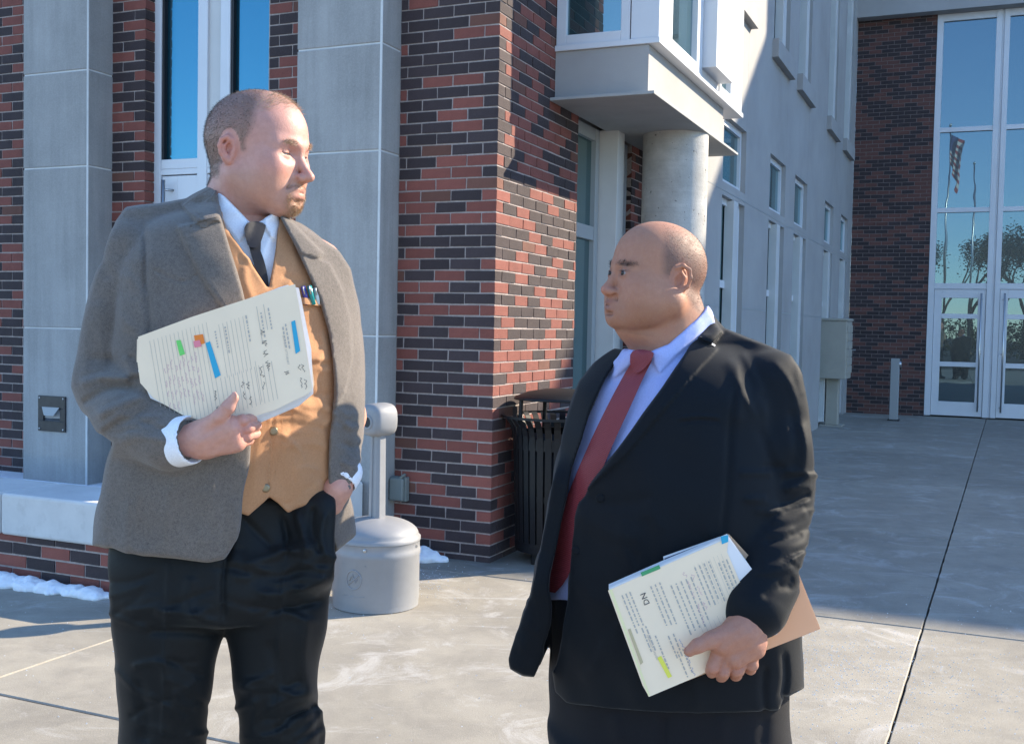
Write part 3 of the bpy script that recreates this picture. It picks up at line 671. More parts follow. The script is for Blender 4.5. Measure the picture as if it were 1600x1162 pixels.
class FoldMap:       # raised (+) and sunk (-) fold lines; (points, width px, amplitude mm)
    def __init__(s,strokes,box):
        s.lo=np.array(box[:2],float); nx,ny=int(box[2]-box[0])+1,int(box[3]-box[1])+1
        gx=(s.lo[0]+np.arange(nx))[:,None].astype(f32); gy=(s.lo[1]+np.arange(ny))[None,:].astype(f32); D=np.zeros((nx,ny),f32)
        for pts,wd,amp in strokes:
            p=chaikin(pts,2,False); d=np.full((nx,ny),1e9,f32); tt=np.zeros((nx,ny),f32); n=len(p)-1
            x0_,x1_=max(0,int(p[:,0].min()-4*wd-s.lo[0])),min(nx,int(p[:,0].max()+4*wd-s.lo[0])+1); y0_,y1_=max(0,int(p[:,1].min()-4*wd-s.lo[1])),min(ny,int(p[:,1].max()+4*wd-s.lo[1])+1)
            if x1_<=x0_ or y1_<=y0_: continue
            sx,sy=slice(x0_,x1_),slice(y0_,y1_); d=d[sx,sy]; tt=tt[sx,sy]; hx,hy=gx[sx],gy[:,sy]
            for k in range(n):
                (x0,y0),(x1,y1)=p[k],p[k+1]; ex,ey=x1-x0,y1-y0; L=ex*ex+ey*ey+1e-9
                t=np.clip(((hx-x0)*ex+(hy-y0)*ey)/L,0,1); q=(hx-x0-t*ex)**2+(hy-y0-t*ey)**2
                m=q<d; d=np.where(m,q,d); tt=np.where(m,(k+t)/n,tt)
            D[sx,sy]+=amp*.001*np.exp(-d/(wd*wd))*np.clip(np.sin(np.pi*np.clip(tt*.9+.05,0,1))*1.6,0,1)
        s.D=D
    def __call__(s,u,v):
        nx,ny=s.D.shape; x=np.clip(u-s.lo[0],0,nx-1.01); y=np.clip(v-s.lo[1],0,ny-1.01); i=x.astype(np.int32); j=y.astype(np.int32); fx=x-i; fy=y-j; D=s.D
        return ((D[i,j]*(1-fx)+D[np.minimum(i+1,nx-1),j]*fx)*(1-fy)+(D[i,np.minimum(j+1,ny-1)]*(1-fx)+D[np.minimum(i+1,nx-1),np.minimum(j+1,ny-1)]*fx)*fy).astype(f32)
def smin(a,b,k):
    h=np.clip(.5+.5*(b-a)/k,0,1); return b*(1-h)+a*h-k*h*(1-h)
def smax(a,b,k): return -smin(-a,-b,k)
def hermite(z,zs,vs):
    zs=np.array(zs,float); vs=np.array(vs,float); o=np.argsort(zs); zs=zs[o]; vs=vs[o]
    m=np.gradient(vs,zs) if len(zs)>2 else np.full(len(zs),(vs[-1]-vs[0])/(zs[-1]-zs[0]))
    z=np.clip(z,zs[0],zs[-1]); i=np.clip(np.searchsorted(zs,z)-1,0,len(zs)-2); h=zs[i+1]-zs[i]; t=(z-zs[i])/h
    return ((2*t**3-3*t**2+1)*vs[i]+(t**3-2*t**2+t)*h*m[i]+(-2*t**3+3*t**2)*vs[i+1]+(t**3-t**2)*h*m[i+1])
class Vox:
    def __init__(s,lo,hi,h,T=None):
        s.lo=np.array(lo,float); s.h=h; s.n=np.ceil((np.array(hi)-s.lo)/h).astype(int)+1
        s.ax=[(s.lo[i]+h*np.arange(s.n[i])).astype(f32) for i in range(3)]
        s.D=np.full(s.n,.6,f32); s.band=None; s.T=T
    def sl(s,lo,hi,m):
        r=[]
        for i in range(3):
            a=int(max(0,math.floor((lo[i]-m-s.lo[i])/s.h))); b=int(min(s.n[i],math.ceil((hi[i]+m-s.lo[i])/s.h)+1))
            if b<=a: return None,None
            r.append(slice(a,b))
        X,Y,Z=s.ax[0][r[0]][:,None,None],s.ax[1][r[1]][None,:,None],s.ax[2][r[2]][None,None,:]
        return tuple(r),(X,Y,Z)
    def comb(s,r,d,k,op):
        D=s.D[r]
        if op=='u': s.D[r]=smin(D,d,k) if k>0 else np.minimum(D,d)
        elif op=='s': s.D[r]=smax(D,-d,k) if k>0 else np.maximum(D,-d)
        return s
    def cap(s,a,b,ra,rb=None,k=.01,op='u',m=None):
        rb=ra if rb is None else rb; a=np.array(a,float); b=np.array(b,float); R_=max(ra,rb)
        r,P=s.sl(np.minimum(a,b)-R_,np.maximum(a,b)+R_,(k*1.5+.03) if m is None else m)
        if r is None: return s
        X,Y,Z=P; ab=b-a; L=float(ab@ab)+1e-12
        t=np.clip(((X-f32(a[0]))*f32(ab[0])+(Y-f32(a[1]))*f32(ab[1])+(Z-f32(a[2]))*f32(ab[2]))/f32(L),0,1)
        d=np.sqrt((X-f32(a[0])-t*f32(ab[0]))**2+(Y-f32(a[1])-t*f32(ab[1]))**2+(Z-f32(a[2])-t*f32(ab[2]))**2)-(f32(ra)+f32(rb-ra)*t)
        return s.comb(r,d,k,op)
    def chain(s,pts,rads,k=.006,op='u'):
        for i in range(len(pts)-1): s.cap(pts[i],pts[i+1],rads[i],rads[i+1],k,op)
        return s
    def ell(s,c,rad,k=.01,op='u',rot=None):
        c=np.array(c,float); rad=np.array(rad,float); R_=rad.max() if rot is not None else rad
        r,P=s.sl(c-R_,c+R_,k*1.5+.03)
        if r is None: return s
        X,Y,Z=P[0]-f32(c[0]),P[1]-f32(c[1]),P[2]-f32(c[2])
        if rot is not None:
            m=np.array(rot,float); X,Y,Z=(f32(m[0][0])*X+f32(m[0][1])*Y+f32(m[0][2])*Z),(f32(m[1][0])*X+f32(m[1][1])*Y+f32(m[1][2])*Z),(f32(m[2][0])*X+f32(m[2][1])*Y+f32(m[2][2])*Z)
        k0=np.sqrt((X/f32(rad[0]))**2+(Y/f32(rad[1]))**2+(Z/f32(rad[2]))**2)+1e-6; k1=np.sqrt((X/f32(rad[0]**2))**2+(Y/f32(rad[1]**2))**2+(Z/f32(rad[2]**2))**2)+1e-6
        return s.comb(r,k0*(k0-1)/k1,k,op)
    def loft(s,st,yaw=0,k=.02,op='u',n=2.0,cap=.02):
        # st rows: z, cx, cy, half width, half depth
        st=np.array(st,float); zs=st[:,0]; mx=st[:,3:5].max()*1.1
        r,P=s.sl((st[:,1].min()-mx,st[:,2].min()-mx,zs.min()),(st[:,1].max()+mx,st[:,2].max()+mx,zs.max()),k*1.5+.04)
        if r is None: return s
        X,Y,Z=P; z=Z[0,0,:]
        cx,cy,a,b=[hermite(z,zs,st[:,i]).astype(f32)[None,None,:] for i in (1,2,3,4)]
        c_,s_=f32(math.cos(yaw)),f32(math.sin(yaw)); x=X-cx; y=Y-cy
        u=x*c_+y*s_; v=-x*s_+y*c_
        if n==2: q=np.sqrt((u/a)**2+(v/b)**2)+1e-6; g=np.sqrt((u/a**2)**2+(v/b**2)**2)+1e-6; d=q*(q-1)/g
        else: q=(np.abs(u/a)**n+np.abs(v/b)**n)**f32(1./n); d=(q-1)*np.minimum(a,b)
        dz=np.maximum(zs.min()-Z,Z-zs.max()).astype(f32); d=smax(d,dz+0*d,cap)
        return s.comb(r,d,k,op)
    # ---- operations in a band round the surface, by photo outline
    def mkband(s,w=.06,deep=None):
        s.bi=np.nonzero((s.D<w)&(s.D>-(deep or w))); X=s.ax[0][s.bi[0]]; Y=s.ax[1][s.bi[1]]; Z=s.ax[2][s.bi[2]]
        s.bx=(X,Y,Z)
        if s.T is not None:
            M_=s.T; X,Y,Z=(M_[0,0]*X+M_[0,1]*Y+M_[0,2]*Z+M_[0,3],M_[1,0]*X+M_[1,1]*Y+M_[1,2]*Z+M_[1,3],M_[2,0]*X+M_[2,1]*Y+M_[2,2]*Z+M_[2,3])
        s.bu,s.bv=to_px(X,Y,Z); s.bd=Y; s.sc=(Y/F_PX).astype(f32); s.b=s.D[s.bi]; return s
    def pm(s,poly,smooth=1,pad=45): return PolyMap(poly,pad,smooth)(s.bu,s.bv)*s.sc
    def clip(s,poly,k=.012,smooth=2): s.b=smax(s.b,s.pm(poly,smooth,60),k); return s
    def carve(s,poly,k=.006,smooth=1,front=None):
        d=s.pm(poly,smooth); c=smax(s.b,-d,k)
        s.b=np.where(s.bd<front,c,s.b) if front is not None else c; return s
    def emboss(s,poly,h,edge=.003,smooth=1,front=None):
        d=s.pm(poly,smooth); m=np.clip(.5-d/edge,0,1); m=m*m*(3-2*m)
        if front is not None: m=m*(s.bd<front)
        s.b=s.b-h*m; return s
    def folds(s,strokes,front=None):
        bx=(s.bu.min(),s.bv.min(),s.bu.max(),s.bv.max()); a=FoldMap(strokes,bx)(s.bu,s.bv)
        if front is not None: a=a*(s.bd<front)
        s.b=s.b-a; return s
    def ripple(s,amp,wl,seed=0,n=6):
        rn=np.random.RandomState(seed); X,Y,Z=s.bx; a=0
        for _ in range(n):
            kv=rn.normal(size=3); kv/=np.linalg.norm(kv); kv*=2*math.pi/(wl*rn.uniform(.6,1.6)); a=a+np.sin(kv[0]*X+kv[1]*Y+kv[2]*Z+rn.uniform(0,6.28))
        s.b=s.b-(amp/math.sqrt(n))*a.astype(f32); return s
    def done(s): s.D[s.bi]=s.b; return s
    def mesh(s):
        D=s.D; nx,ny,nz=D.shape; S=D<0
        c=np.zeros((nx-1,ny-1,nz-1),np.uint8)
        for a in (0,1):
            for b in (0,1):
                for e in (0,1): c+=S[a:nx-1+a,b:ny-1+b,e:nz-1+e]
        I,J,K=np.nonzero((c>0)&(c<8)); n=len(I); acc=np.zeros((n,3)); cnt=np.zeros(n)
        cor=[(a,b,e) for a in (0,1) for b in (0,1) for e in (0,1)]
        val={q:D[I+q[0],J+q[1],K+q[2]] for q in cor}
        for p in cor:
            for axi in range(3):
                if p[axi]==0:
                    q=list(p); q[axi]=1; q=tuple(q); v0,v1=val[p],val[q]; m=(v0<0)!=(v1<0)
                    t=np.where(m,v0/np.where(m,v0-v1,1),0); pos=np.array(p,float)[None,:]+0*acc; pos[:,axi]+=t
                    acc+=pos*m[:,None]; cnt+=m
        V=acc/cnt[:,None]+np.stack([I,J,K],1); V=s.lo+V*s.h
        vid=np.full(c.shape,-1,np.int32); vid[I,J,K]=np.arange(n)
        Q=[]
        for axi in range(3):
            o=[0,0,0]; o[axi]=1; a0=tuple(slice(0,D.shape[i]-o[i]) for i in range(3)); a1=tuple(slice(o[i],D.shape[i]) for i in range(3))
            df=S[a0]!=S[a1]; i,j,k=np.nonzero(df); u,v=[(1,2),(2,0),(0,1)][axi]
            idx=[i,j,k]; lim=c.shape; ok=(idx[u]>=1)&(idx[v]>=1)&(idx[u]<lim[u])&(idx[v]<lim[v])&(idx[axi]<lim[axi])
            idx=[w[ok] for w in idx]; inside=S[tuple(idx)]
            def cell(du,dv):
                w=[x.copy() for x in idx]; w[u]+=du; w[v]+=dv; return vid[tuple(w)]
            q=np.stack([cell(-1,-1),cell(0,-1),cell(0,0),cell(-1,0)],1)
            q[~inside]=q[~inside][:,::-1]; Q.append(q)
        Q=np.vstack(Q); Q=Q[(Q>=0).all(1)]
        if s.T is not None: V=V@s.T[:3,:3].T+s.T[:3,3]
        return V,Q
def relax(V,Q,it=1,lam=.5):
    n=len(V)
    e=np.vstack([Q[:,[0,1]],Q[:,[1,2]],Q[:,[2,3]],Q[:,[3,0]]])
    for _ in range(it):
        A=np.zeros((n,3)); 
        for k in range(3): A[:,k]=np.bincount(e[:,0],V[e[:,1],k],n)+np.bincount(e[:,1],V[e[:,0],k],n)
        c=np.bincount(e[:,0],minlength=n)+np.bincount(e[:,1],minlength=n); V=V*(1-lam)+lam*A/np.maximum(c,1)[:,None]
    return V
def vnormals(V,Q):
    fn=np.cross(V[Q[:,2]]-V[Q[:,0]],V[Q[:,3]]-V[Q[:,1]]); N=np.zeros_like(V)
    for c in range(4):
        for k in range(3): N[:,k]+=np.bincount(Q[:,c],fn[:,k],len(V))
    return N/np.maximum(np.linalg.norm(N,axis=1),1e-9)[:,None]
def np_mesh(name,V,Q,mat=None,parent=None,colr=None,smooth=True):
    me=bpy.data.meshes.new(name); me.vertices.add(len(V)); me.vertices.foreach_set('co',np.asarray(V,f32).ravel())
    k=Q.shape[1]; me.loops.add(len(Q)*k); me.loops.foreach_set('vertex_index',Q.astype(np.int32).ravel()); me.polygons.add(len(Q))
    me.polygons.foreach_set('loop_start',np.arange(0,len(Q)*k,k,dtype=np.int32)); me.polygons.foreach_set('loop_total',np.full(len(Q),k,np.int32))
    me.update(calc_edges=True); me.validate()
    if colr is not None:
        at=me.color_attributes.new('col','FLOAT_COLOR','POINT'); cc=np.ones((len(V),4),f32); cc[:,:3]=colr; at.data.foreach_set('color',cc.ravel())
    if smooth: me.shade_smooth()
    if mat is not None: me.materials.append(mat)
    return link(name,me,parent)
def local(V,parent): return np.asarray(V)-np.array(parent.location)
def join(parts):
    Vs,Qs,Cs=[],[],[];o=0
    for V,Q,C in parts: Vs.append(V); Qs.append(Q+o); Cs.append(np.broadcast_to(np.array(C,float),V.shape) if np.ndim(C)<2 else C); o+=len(V)
    return np.vstack(Vs),np.vstack(Qs),np.vstack(Cs)
# a sheet cut to a photo outline and laid on a surface: depth(u,v) gives its distance from the camera
def draped(poly,depth,thick,step=4.,smooth=1,inset=0):
    poly=chaikin(poly,smooth) if smooth else np.array(poly,float)
    bm=bmesh.new(); vs=[bm.verts.new((p[0],p[1],0)) for p in poly]; f=bm.faces.new(vs); f.normal_update()
    if f.normal.z<0: f.normal_flip()
    lo=poly.min(0); hi=poly.max(0)
    for axi in (0,1):
        x=lo[axi]+step
        while x<hi[axi]:
            co=[0,0,0]; co[axi]=x; no=[0,0,0]; no[axi]=1
            bmesh.ops.bisect_plane(bm,geom=bm.verts[:]+bm.edges[:]+bm.faces[:],plane_co=co,plane_no=no); x+=step
    bm.verts.ensure_lookup_table(); bm.verts.index_update(); UV=np.array([v.co[:2] for v in bm.verts]); n=len(UV)
    dp=depth(UV[:,0],UV[:,1]); F=[tuple(v.index for v in q.verts) for q in bm.faces]; B=[tuple(v.index for v in e.verts) for e in bm.edges if e.is_boundary]; bm.free()
    Vf=np.array([W(u,v,d) for (u,v),d in zip(UV,dp)]); Vb=np.array([W(u,v,d+thick) for (u,v),d in zip(UV,dp)])
    fs=[tuple(q) for q in F]+[tuple(i+n for i in reversed(q)) for q in F]+[(b,a,a+n,b+n) for a,b in B]
    return np.vstack([Vf,Vb]),fs,UV
class Surf:    # first surface of a mesh towards the camera, as depth over photo pixels
    def __init__(s,V,Q,res=2.,dil=3):
        u,v=to_px(V[:,0],V[:,1],V[:,2]); s.res=res; s.lo=np.array([u.min()-2,v.min()-2]); nx=int((u.max()-s.lo[0])/res)+3; ny=int((v.max()-s.lo[1])/res)+3
        Z=np.full((nx,ny),1e3); cu=u[Q].mean(1); cv=v[Q].mean(1); cd=V[Q,1].mean(1)
        for U_,V_,D_ in ((u,v,V[:,1]),(cu,cv,cd)): np.minimum.at(Z,(((U_-s.lo[0])/res).astype(int),((V_-s.lo[1])/res).astype(int)),D_)
        for _ in range(40):
            b=Z>900
            if not b.any(): break
            P=np.pad(Z,1,mode='edge'); st=np.stack([P[i:i+nx,j:j+ny] for i in range(3) for j in range(3)]); w_=st<900; cnt=w_.sum(0); av=np.where(w_,st,0).sum(0)/np.maximum(cnt,1); Z=np.where(b&(cnt>0),av,Z)
        for _ in range(dil): P=np.pad(Z,1,mode='edge'); Z=np.stack([P[i:i+nx,j:j+ny] for i in range(3) for j in range(3)]).min(0)
        for _ in range(3+dil): P=np.pad(Z,1,mode='edge'); Z=sum(P[i:i+nx,j:j+ny] for i in range(3) for j in range(3))/9.
        s.Z=Z
    def __call__(s,u,v):
        nx,ny=s.Z.shape; x=np.clip((u-s.lo[0])/s.res-.5,0,nx-1.01); y=np.clip((v-s.lo[1])/s.res-.5,0,ny-1.01); i=x.astype(int); j=y.astype(int); fx=x-i; fy=y-j; Z=s.Z
        return (Z[i,j]*(1-fx)+Z[i+1,j]*fx)*(1-fy)+(Z[i,j+1]*(1-fx)+Z[i+1,j+1]*fx)*fy
def sheet(name,poly,surf,off,thick,mat,parent,step=4.,smooth=1):
    V,F,_=draped(poly,lambda u,v:surf(u,v)-off,thick,step,smooth); V=local(V,parent)
    me=bpy.data.meshes.new(name); me.from_pydata([tuple(p) for p in V],[],F); me.update(); me.shade_smooth()
    try: me.set_sharp_from_angle(angle=R(50))
    except Exception: pass
    me.materials.append(mat); return link(name,me,parent)

def rfolds(n,box,ang,spread,length,width,amp,seed):
    rn=random.Random(seed); out=[]
    for _ in range(n):
        x,y=rn.uniform(box[0],box[2]),rn.uniform(box[1],box[3]); a=R(ang+rn.gauss(0,spread)); L=rn.uniform(*length)/2; c=rn.uniform(-.25,.25)*L
        dx,dy=math.cos(a),math.sin(a)
        out.append(([(x-dx*L,y-dy*L),(x-dy*c,y+dx*c),(x+dx*L,y+dy*L)],rn.uniform(*width),rn.choice((-1,1,1))*rn.uniform(*amp)))
    return out
# ================================================================ people : shared builders
def frame(origin,yaw,pitch,roll=0.):
    f0=np.array([math.sin(yaw),-math.cos(yaw),0.]); up=np.array([0,0,1.]); rt=np.array([-math.cos(yaw),-math.sin(yaw),0.])
    f=f0*math.cos(pitch)-up*math.sin(pitch); u=up*math.cos(pitch)+f0*math.sin(pitch)
    r2=rt*math.cos(roll)+u*math.sin(roll); u2=-rt*math.sin(roll)+u*math.cos(roll)
    T=np.eye(4); T[:3,0]=r2; T[:3,1]=f; T[:3,2]=u2; T[:3,3]=origin; return T
def build_head(T,c):
    g=c.get
    v=Vox((-.105,-.14,-.235),(.105,.145,.135),.0021,T); F=g('fat',0.)
    sz=g('crown',1.0)
    v.ell((0,-.016,.028),(.0765,.098,.088*sz),.01)
    v.ell((0,.018,.036),(.068,.074,.070*sz),.03)
    v.ell((0,.028,-.030),(.066+F*.010,.062,.082),.03)
    for s in (-1,1):
        v.cap((s*(.050+F*.012),-.008,-.050),(s*(.026+F*.01),.058,-.092),.026+F*.012,.020+F*.004,.03)
        v.ell((s*.044,.050,-.026),(.024+F*.006,.030,.024),.03)
        v.ell((s*(.042+F*.004),.036,-.058),(.026+F*.016,.034+F*.010,.030+F*.012),.03)
        v.cap((s*.046,.066,.018),(s*.012,.0865,.014),.0095,.0095,.016)
    v.ell((0,.070+g('chin',0.),-.098),(.026,.022,.020),.022)
    v.ell((0,.074,-.072),(.032,.022,.026),.02)
    if F>0: v.ell((0,.018,-.120),(.052,.050,.026),.012); v.ell((0,-.015,-.130),(.060,.060,.033),.02)
    # eye sockets
    for s in (-1,1):
        v.ell((s*.034,.103+g('eyey',.0735)-.0735+g('sock',0.),-.0015),(.021,.017,.0125),.016,'s')
    # nose
    nl=g('nose',1.); nw=g('nosew',1.)
    v.chain([(0,.085,.008),(0,.0965,-.018),(0,.094+.0215*nl,-.040)],[.0075,.0078,.0105*nw],.008)
    for s in (-1,1): v.ell((s*.0115*nw,.0985,-.0435),(.0088*nw,.0125,.0085),.008)
    v.ell((0,.100,-.050),(.006,.008,.005),.006)
    for s in (-1,1): v.ell((s*.0068*nw,.1035,-.0535),(.0036,.0055,.0048),.003,'s')
    # mouth
    lp=g('lip',0.); v.ell((0,.091+lp,-.0655),(.0225,.0095,.0068+lp*.3),.007); v.ell((0,.0895+lp,-.0775),(.0205,.0100,.0072+lp*.3),.007)
    for s in (-1,1): v.cap((0,.1020+lp,-.0712),(s*.023,.0845+lp,-.0722),g('groove',.0019),g('groove',.0019)*.85,.003,'s')
    v.ell((0,.094,-.0885),(.016,.006*g('ment',1.),.004),.008,'s')
    for s in (-1,1): v.cap((s*.017,.097,-.047),(s*.031,.082,-.068),.0022,.0018,.006,'s')
    # lids and eye slits
    lo=g('lid',.0034)
    for s in (-1,1):
        e=np.array([s*.0325,g('eyey',.0735),-.0025]); v.ell(e,(.0156,.0135,.0125),.006)
        v.ell(e+[s*.001,.0125,0],(.0135,.0085,lo),.0012,'s')
        v.cap(e+[-s*.012,.0112,lo+.0035],e+[s*.013,.0072,lo+.0025],.0011,.0011,.002,'s')
    # ears
    for s in (-1,1):
        o=np.array([s*.0735,-.016,-.004]); es=g('ear',.86); q=lambda x,y,z:o+np.array([s*x,y,z])*es
        rim=[q(.003,.012,.012),q(.008,.009,.025),q(.012,-.003,.0315),q(.017,-.016,.024),q(.019,-.0205,.008),q(.016,-.017,-.010),q(.010,-.006,-.023),q(.006,.004,-.029),q(.003,.009,-.020)]
        v.ell(q(.007,-.003,.001),(.0058,.0175,.027),.006); v.ell(q(.0125,.0015,-.002),(.0070,.0095,.0135),.004,'s'); v.ell(q(.0125,-.005,.014),(.005,.009,.009),.004,'s')
        v.chain(rim,[.0040,.0042,.0044,.0042,.0040,.0040,.0046,.0054,.0036],.003)
        v.chain([q(.009,-.001,.020),q(.012,-.010,.008),q(.011,-.008,-.008),q(.007,.002,-.017)],[.0026]*4,.003)
        v.ell(q(.0055,.0105,-.006),(.004,.0042,.006),.003)
    nr=g('neckr',.058); nb=g('neckb',(0,-.052,-.21))
    v.cap((0,-.030,-.055),nb,nr*.97,nr*1.06,g('neckk',.03))
    if g('nape'): v.ell((0,-.085,-.085),(.055,.035,.055),.03)
    if 'profile' in c:
        v.mkband(.05); v.clip(c['profile'],.005,1); v.ripple(.0006,.035,3); v.done()
    V,Q=v.mesh(); V=relax(V,Q,1,.35)
    L=(V-T[:3,3])@T[:3,:3]
    return V,Q,L
def gs(L,c,r):
    c=np.array(c,float); r=np.array(r,float) if np.ndim(r) else np.array([r]*3,float)
    return np.exp(-(((L-c)/r)**2).sum(1))
def eye(name,T,e,yaw,parent,iris,r=.0122):
    mb=MB(); n=22; m=14; vs=[];cs=[]
    for i in range(m+1):
        a=math.pi*i/m
        for j in range(n): b=2*math.pi*j/n; vs.append((r*math.sin(a)*math.cos(b),r*math.cos(a),r*math.sin(a)*math.sin(b))); cs.append((.012,.01,.01) if a<.17 else (iris if a<.46 else (.34,.29,.27)))
    fs=np.array([(i*n+j,(i+1)*n+j,(i+1)*n+(j+1)%n,i*n+(j+1)%n) for i in range(m) for j in range(n)])
    vs=np.array(vs); c_,s_=math.cos(yaw),math.sin(yaw); vs=np.stack([vs[:,0]*c_-vs[:,1]*s_,vs[:,0]*s_+vs[:,1]*c_,vs[:,2]],1)+np.array(e)
    Vw=vs@T[:3,:3].T+T[:3,3]; return np_mesh(name,local(Vw,parent),fs,M['eyeball'],parent,np.array(cs))
def strands(name,V,N,P,length,width,dirf,mat,parent,seed,base_off=-.001):
    rn=np.random.RandomState(seed); n=len(P); idx=P
    b=V[idx]+N[idx]*base_off+rn.normal(size=(n,3))*.0006; d=dirf(V[idx],N[idx],rn); d/=np.linalg.norm(d,axis=1)[:,None]
    L=length*rn.uniform(.6,1.3,n)[:,None]; sd=np.cross(d,rn.normal(size=(n,3))); sd/=np.linalg.norm(sd,axis=1)[:,None]
    bend=rn.normal(size=(n,3))*.18
    m=b+d*L*.55; tip=b+(d+bend)*L
    w_=width
    VV=np.stack([b-sd*w_,b+sd*w_,m+sd*w_*.7,m-sd*w_*.7,tip+sd*w_*.12,tip-sd*w_*.12],1).reshape(-1,3)
    o=np.arange(n)[:,None]*6; Q=np.vstack([o+np.array([[0,1,2,3]]),o+np.array([[3,2,4,5]])])
    return np_mesh(name,local(VV,parent),Q,mat,parent)
def pick(mask,n,seed):
    rn=np.random.RandomState(seed); p=np.maximum(mask,0); p=p/p.sum(); return rn.choice(len(mask),n,p=p)
# ---- materials for people
def skin(name,sss=.12,rough=.46):
    t=NT(name); a=t.n('ShaderNodeAttribute'); a.attribute_name='col'
    n1=t.noise(90,4,.6); n2=t.noise(420,3,.6); n3=t.noise(26,4,.6)
    c=t.mix(t.ramp(n3,[(.3,0.),(.75,.35)]),a.outputs['Color'],(.50,.20,.15),'MIX')
    c=t.mix(.22,a.outputs['Color'],c); c=t.mix(t.ramp(n1,[(.35,.0),(.7,.22)]),c,(.28,.11,.08)); c=t.mix(t.ramp(n2,[(.55,0.),(.8,.12)]),c,(.7,.5,.42)); c=t.mix(t.ramp(t.noise(800,2,.6),[(.60,0.),(.72,.22)]),c,(.20,.09,.06))
    t.base(c,t.ramp(n1,[(.3,rough-.06),(.7,rough+.1)]),spec=.4); t.b.inputs['Subsurface Weight'].default_value=sss; t.b.inputs['Subsurface Radius'].default_value=(.9,.35,.2); t.b.inputs['Subsurface Scale'].default_value=.006
    t.bump(t.math('ADD',n2,t.math('MULTIPLY',n1,.9)),.3,.002); return t.m
M['skin_fair']=skin('fair_skin'); M['skin_tan']=skin('tan_skin',.1,.58)
t=NT('eyeball'); a=t.n('ShaderNodeAttribute'); a.attribute_name='col'; t.base(a.outputs['Color'],.22,spec=.3); M['eyeball']=t.m
def hairm(name,c,c2): 
    t=NT(name); oi=t.noise(160,2,.5); t.base(t.mix(t.ramp(oi,[(.3,0.),(.7,1.)]),c,c2),.42,spec=.35); return t.m
M['hair_brown']=hairm('brown_hair',(.050,.036,.026),(.115,.080,.052)); M['hair_fair_lit']=hairm('fair_hair_lit',(.38,.29,.19),(.58,.46,.32)); M['beard']=hairm('ginger_beard',(.20,.12,.06),(.38,.25,.13)); M['hair_black']=hairm('black_hair',(.010,.008,.008),(.025,.02,.018))  # fair tone lightened further, painting sunlight into the crown hair
def cloth(name,c1,c2,sc=900,bump=.25,rough=.9,sheen=.2,big=.12,spec=.25):
    t=NT(name); g=t.co('Object'); w1=t.noise(sc,2,.7,g); w2=t.noise(sc*.22,4,.7,g); b=t.noise(7,4,.6,g)
    c=t.mix(t.ramp(w1,[(.32,0.),(.68,1.)]),c1,c2); c=t.mix(t.ramp(w2,[(.35,0.),(.7,.5)]),c,tuple(x*1.25 for x in c2)); c=t.mix(t.ramp(b,[(.3,0.),(.75,big*2)]),c,tuple(x*.7 for x in c1))
    t.base(c,rough,spec=spec); t.b.inputs['Sheen Weight'].default_value=sheen; t.b.inputs['Sheen Roughness'].default_value=.5
    t.bump(t.math('ADD',w1,t.math('MULTIPLY',w2,.8)),bump,.0025); return t.m
M['tweed']=cloth('brown_grey_tweed',(.072,.060,.052),(.185,.158,.137),760,.4)
M['tweed_lining']=cloth('brown_lining',(.03,.024,.02),(.05,.04,.035),600,.1,.6)
M['duck']=cloth('tan_duck_canvas',(.35,.172,.080),(.45,.235,.120),1300,.25,.88,.1,.16)
M['white_shirt']=cloth('white_cotton',(.68,.70,.76),(.80,.81,.84),1500,.12,.8,.1,.04)
M['blue_shirt']=cloth('pale_blue_cotton',(.30,.36,.66),(.40,.46,.75),1500,.12,.75,.1,.05)
M['black_tie']=cloth('black_silk',(.004,.005,.009),(.012,.013,.02),1200,.2,.5,.1)
M['black_cotton']=cloth('black_cotton_trousers',(.0032,.0046,.0056),(.009,.0102,.0105),1300,.2,.55,.05,.12,.17)
M['navy_wool']=cloth('charcoal_navy_wool',(.0025,.0045,.0075),(.0068,.009,.012),1200,.12,.66,.08,.1,.12)
M['dark_wool']=cloth('dark_grey_trousers',(.005,.0055,.008),(.011,.011,.014),1200,.15,.75,.05,.1,.15)
M['shoe']=simple('black_shoe_leather',(.008,.007,.007),.3,nscale=30,namp=.3)
M['thread']=simple('pale_stitching',(.42,.24,.12),.8)
M['brass']=simple('antique_brass',(.25,.2,.13),.4,.9)
t=NT('red_twill_tie'); mp=t.n('ShaderNodeMapping'); t.l(t.co('Object'),mp.inputs[0]); mp.inputs['Rotation'].default_value=(0,R(-52),0)
wv=t.n('ShaderNodeTexWave'); wv.inputs['Scale'].default_value=95; wv.inputs['Distortion'].default_value=.3; t.l(mp.outputs[0],wv.inputs['Vector']); t.base(t.mix(wv.outputs['Fac'],(.15,.016,.024),(.27,.045,.055)),.6); t.bump(wv.outputs['Fac'],.3,.002); M['red_tie']=t.m
M['paper']=simple('cream_folder_card',(.86,.70,.51),.75,nscale=8,namp=.05); M['paper_white']=simple('white_paper',(.74,.73,.74),.8,nscale=10,namp=.03); M['manila']=simple('manila_card',(.58,.40,.24),.75,nscale=8,namp=.06)
M['ink']=simple('black_ink',(.05,.05,.06),.7); M['ink_soft']=simple('grey_print',(.46,.42,.37),.8); M['ink_pink']=simple('pink_ink',(.60,.36,.40),.8); M['ink_blue']=simple('blue_ink',(.2,.27,.5),.8)
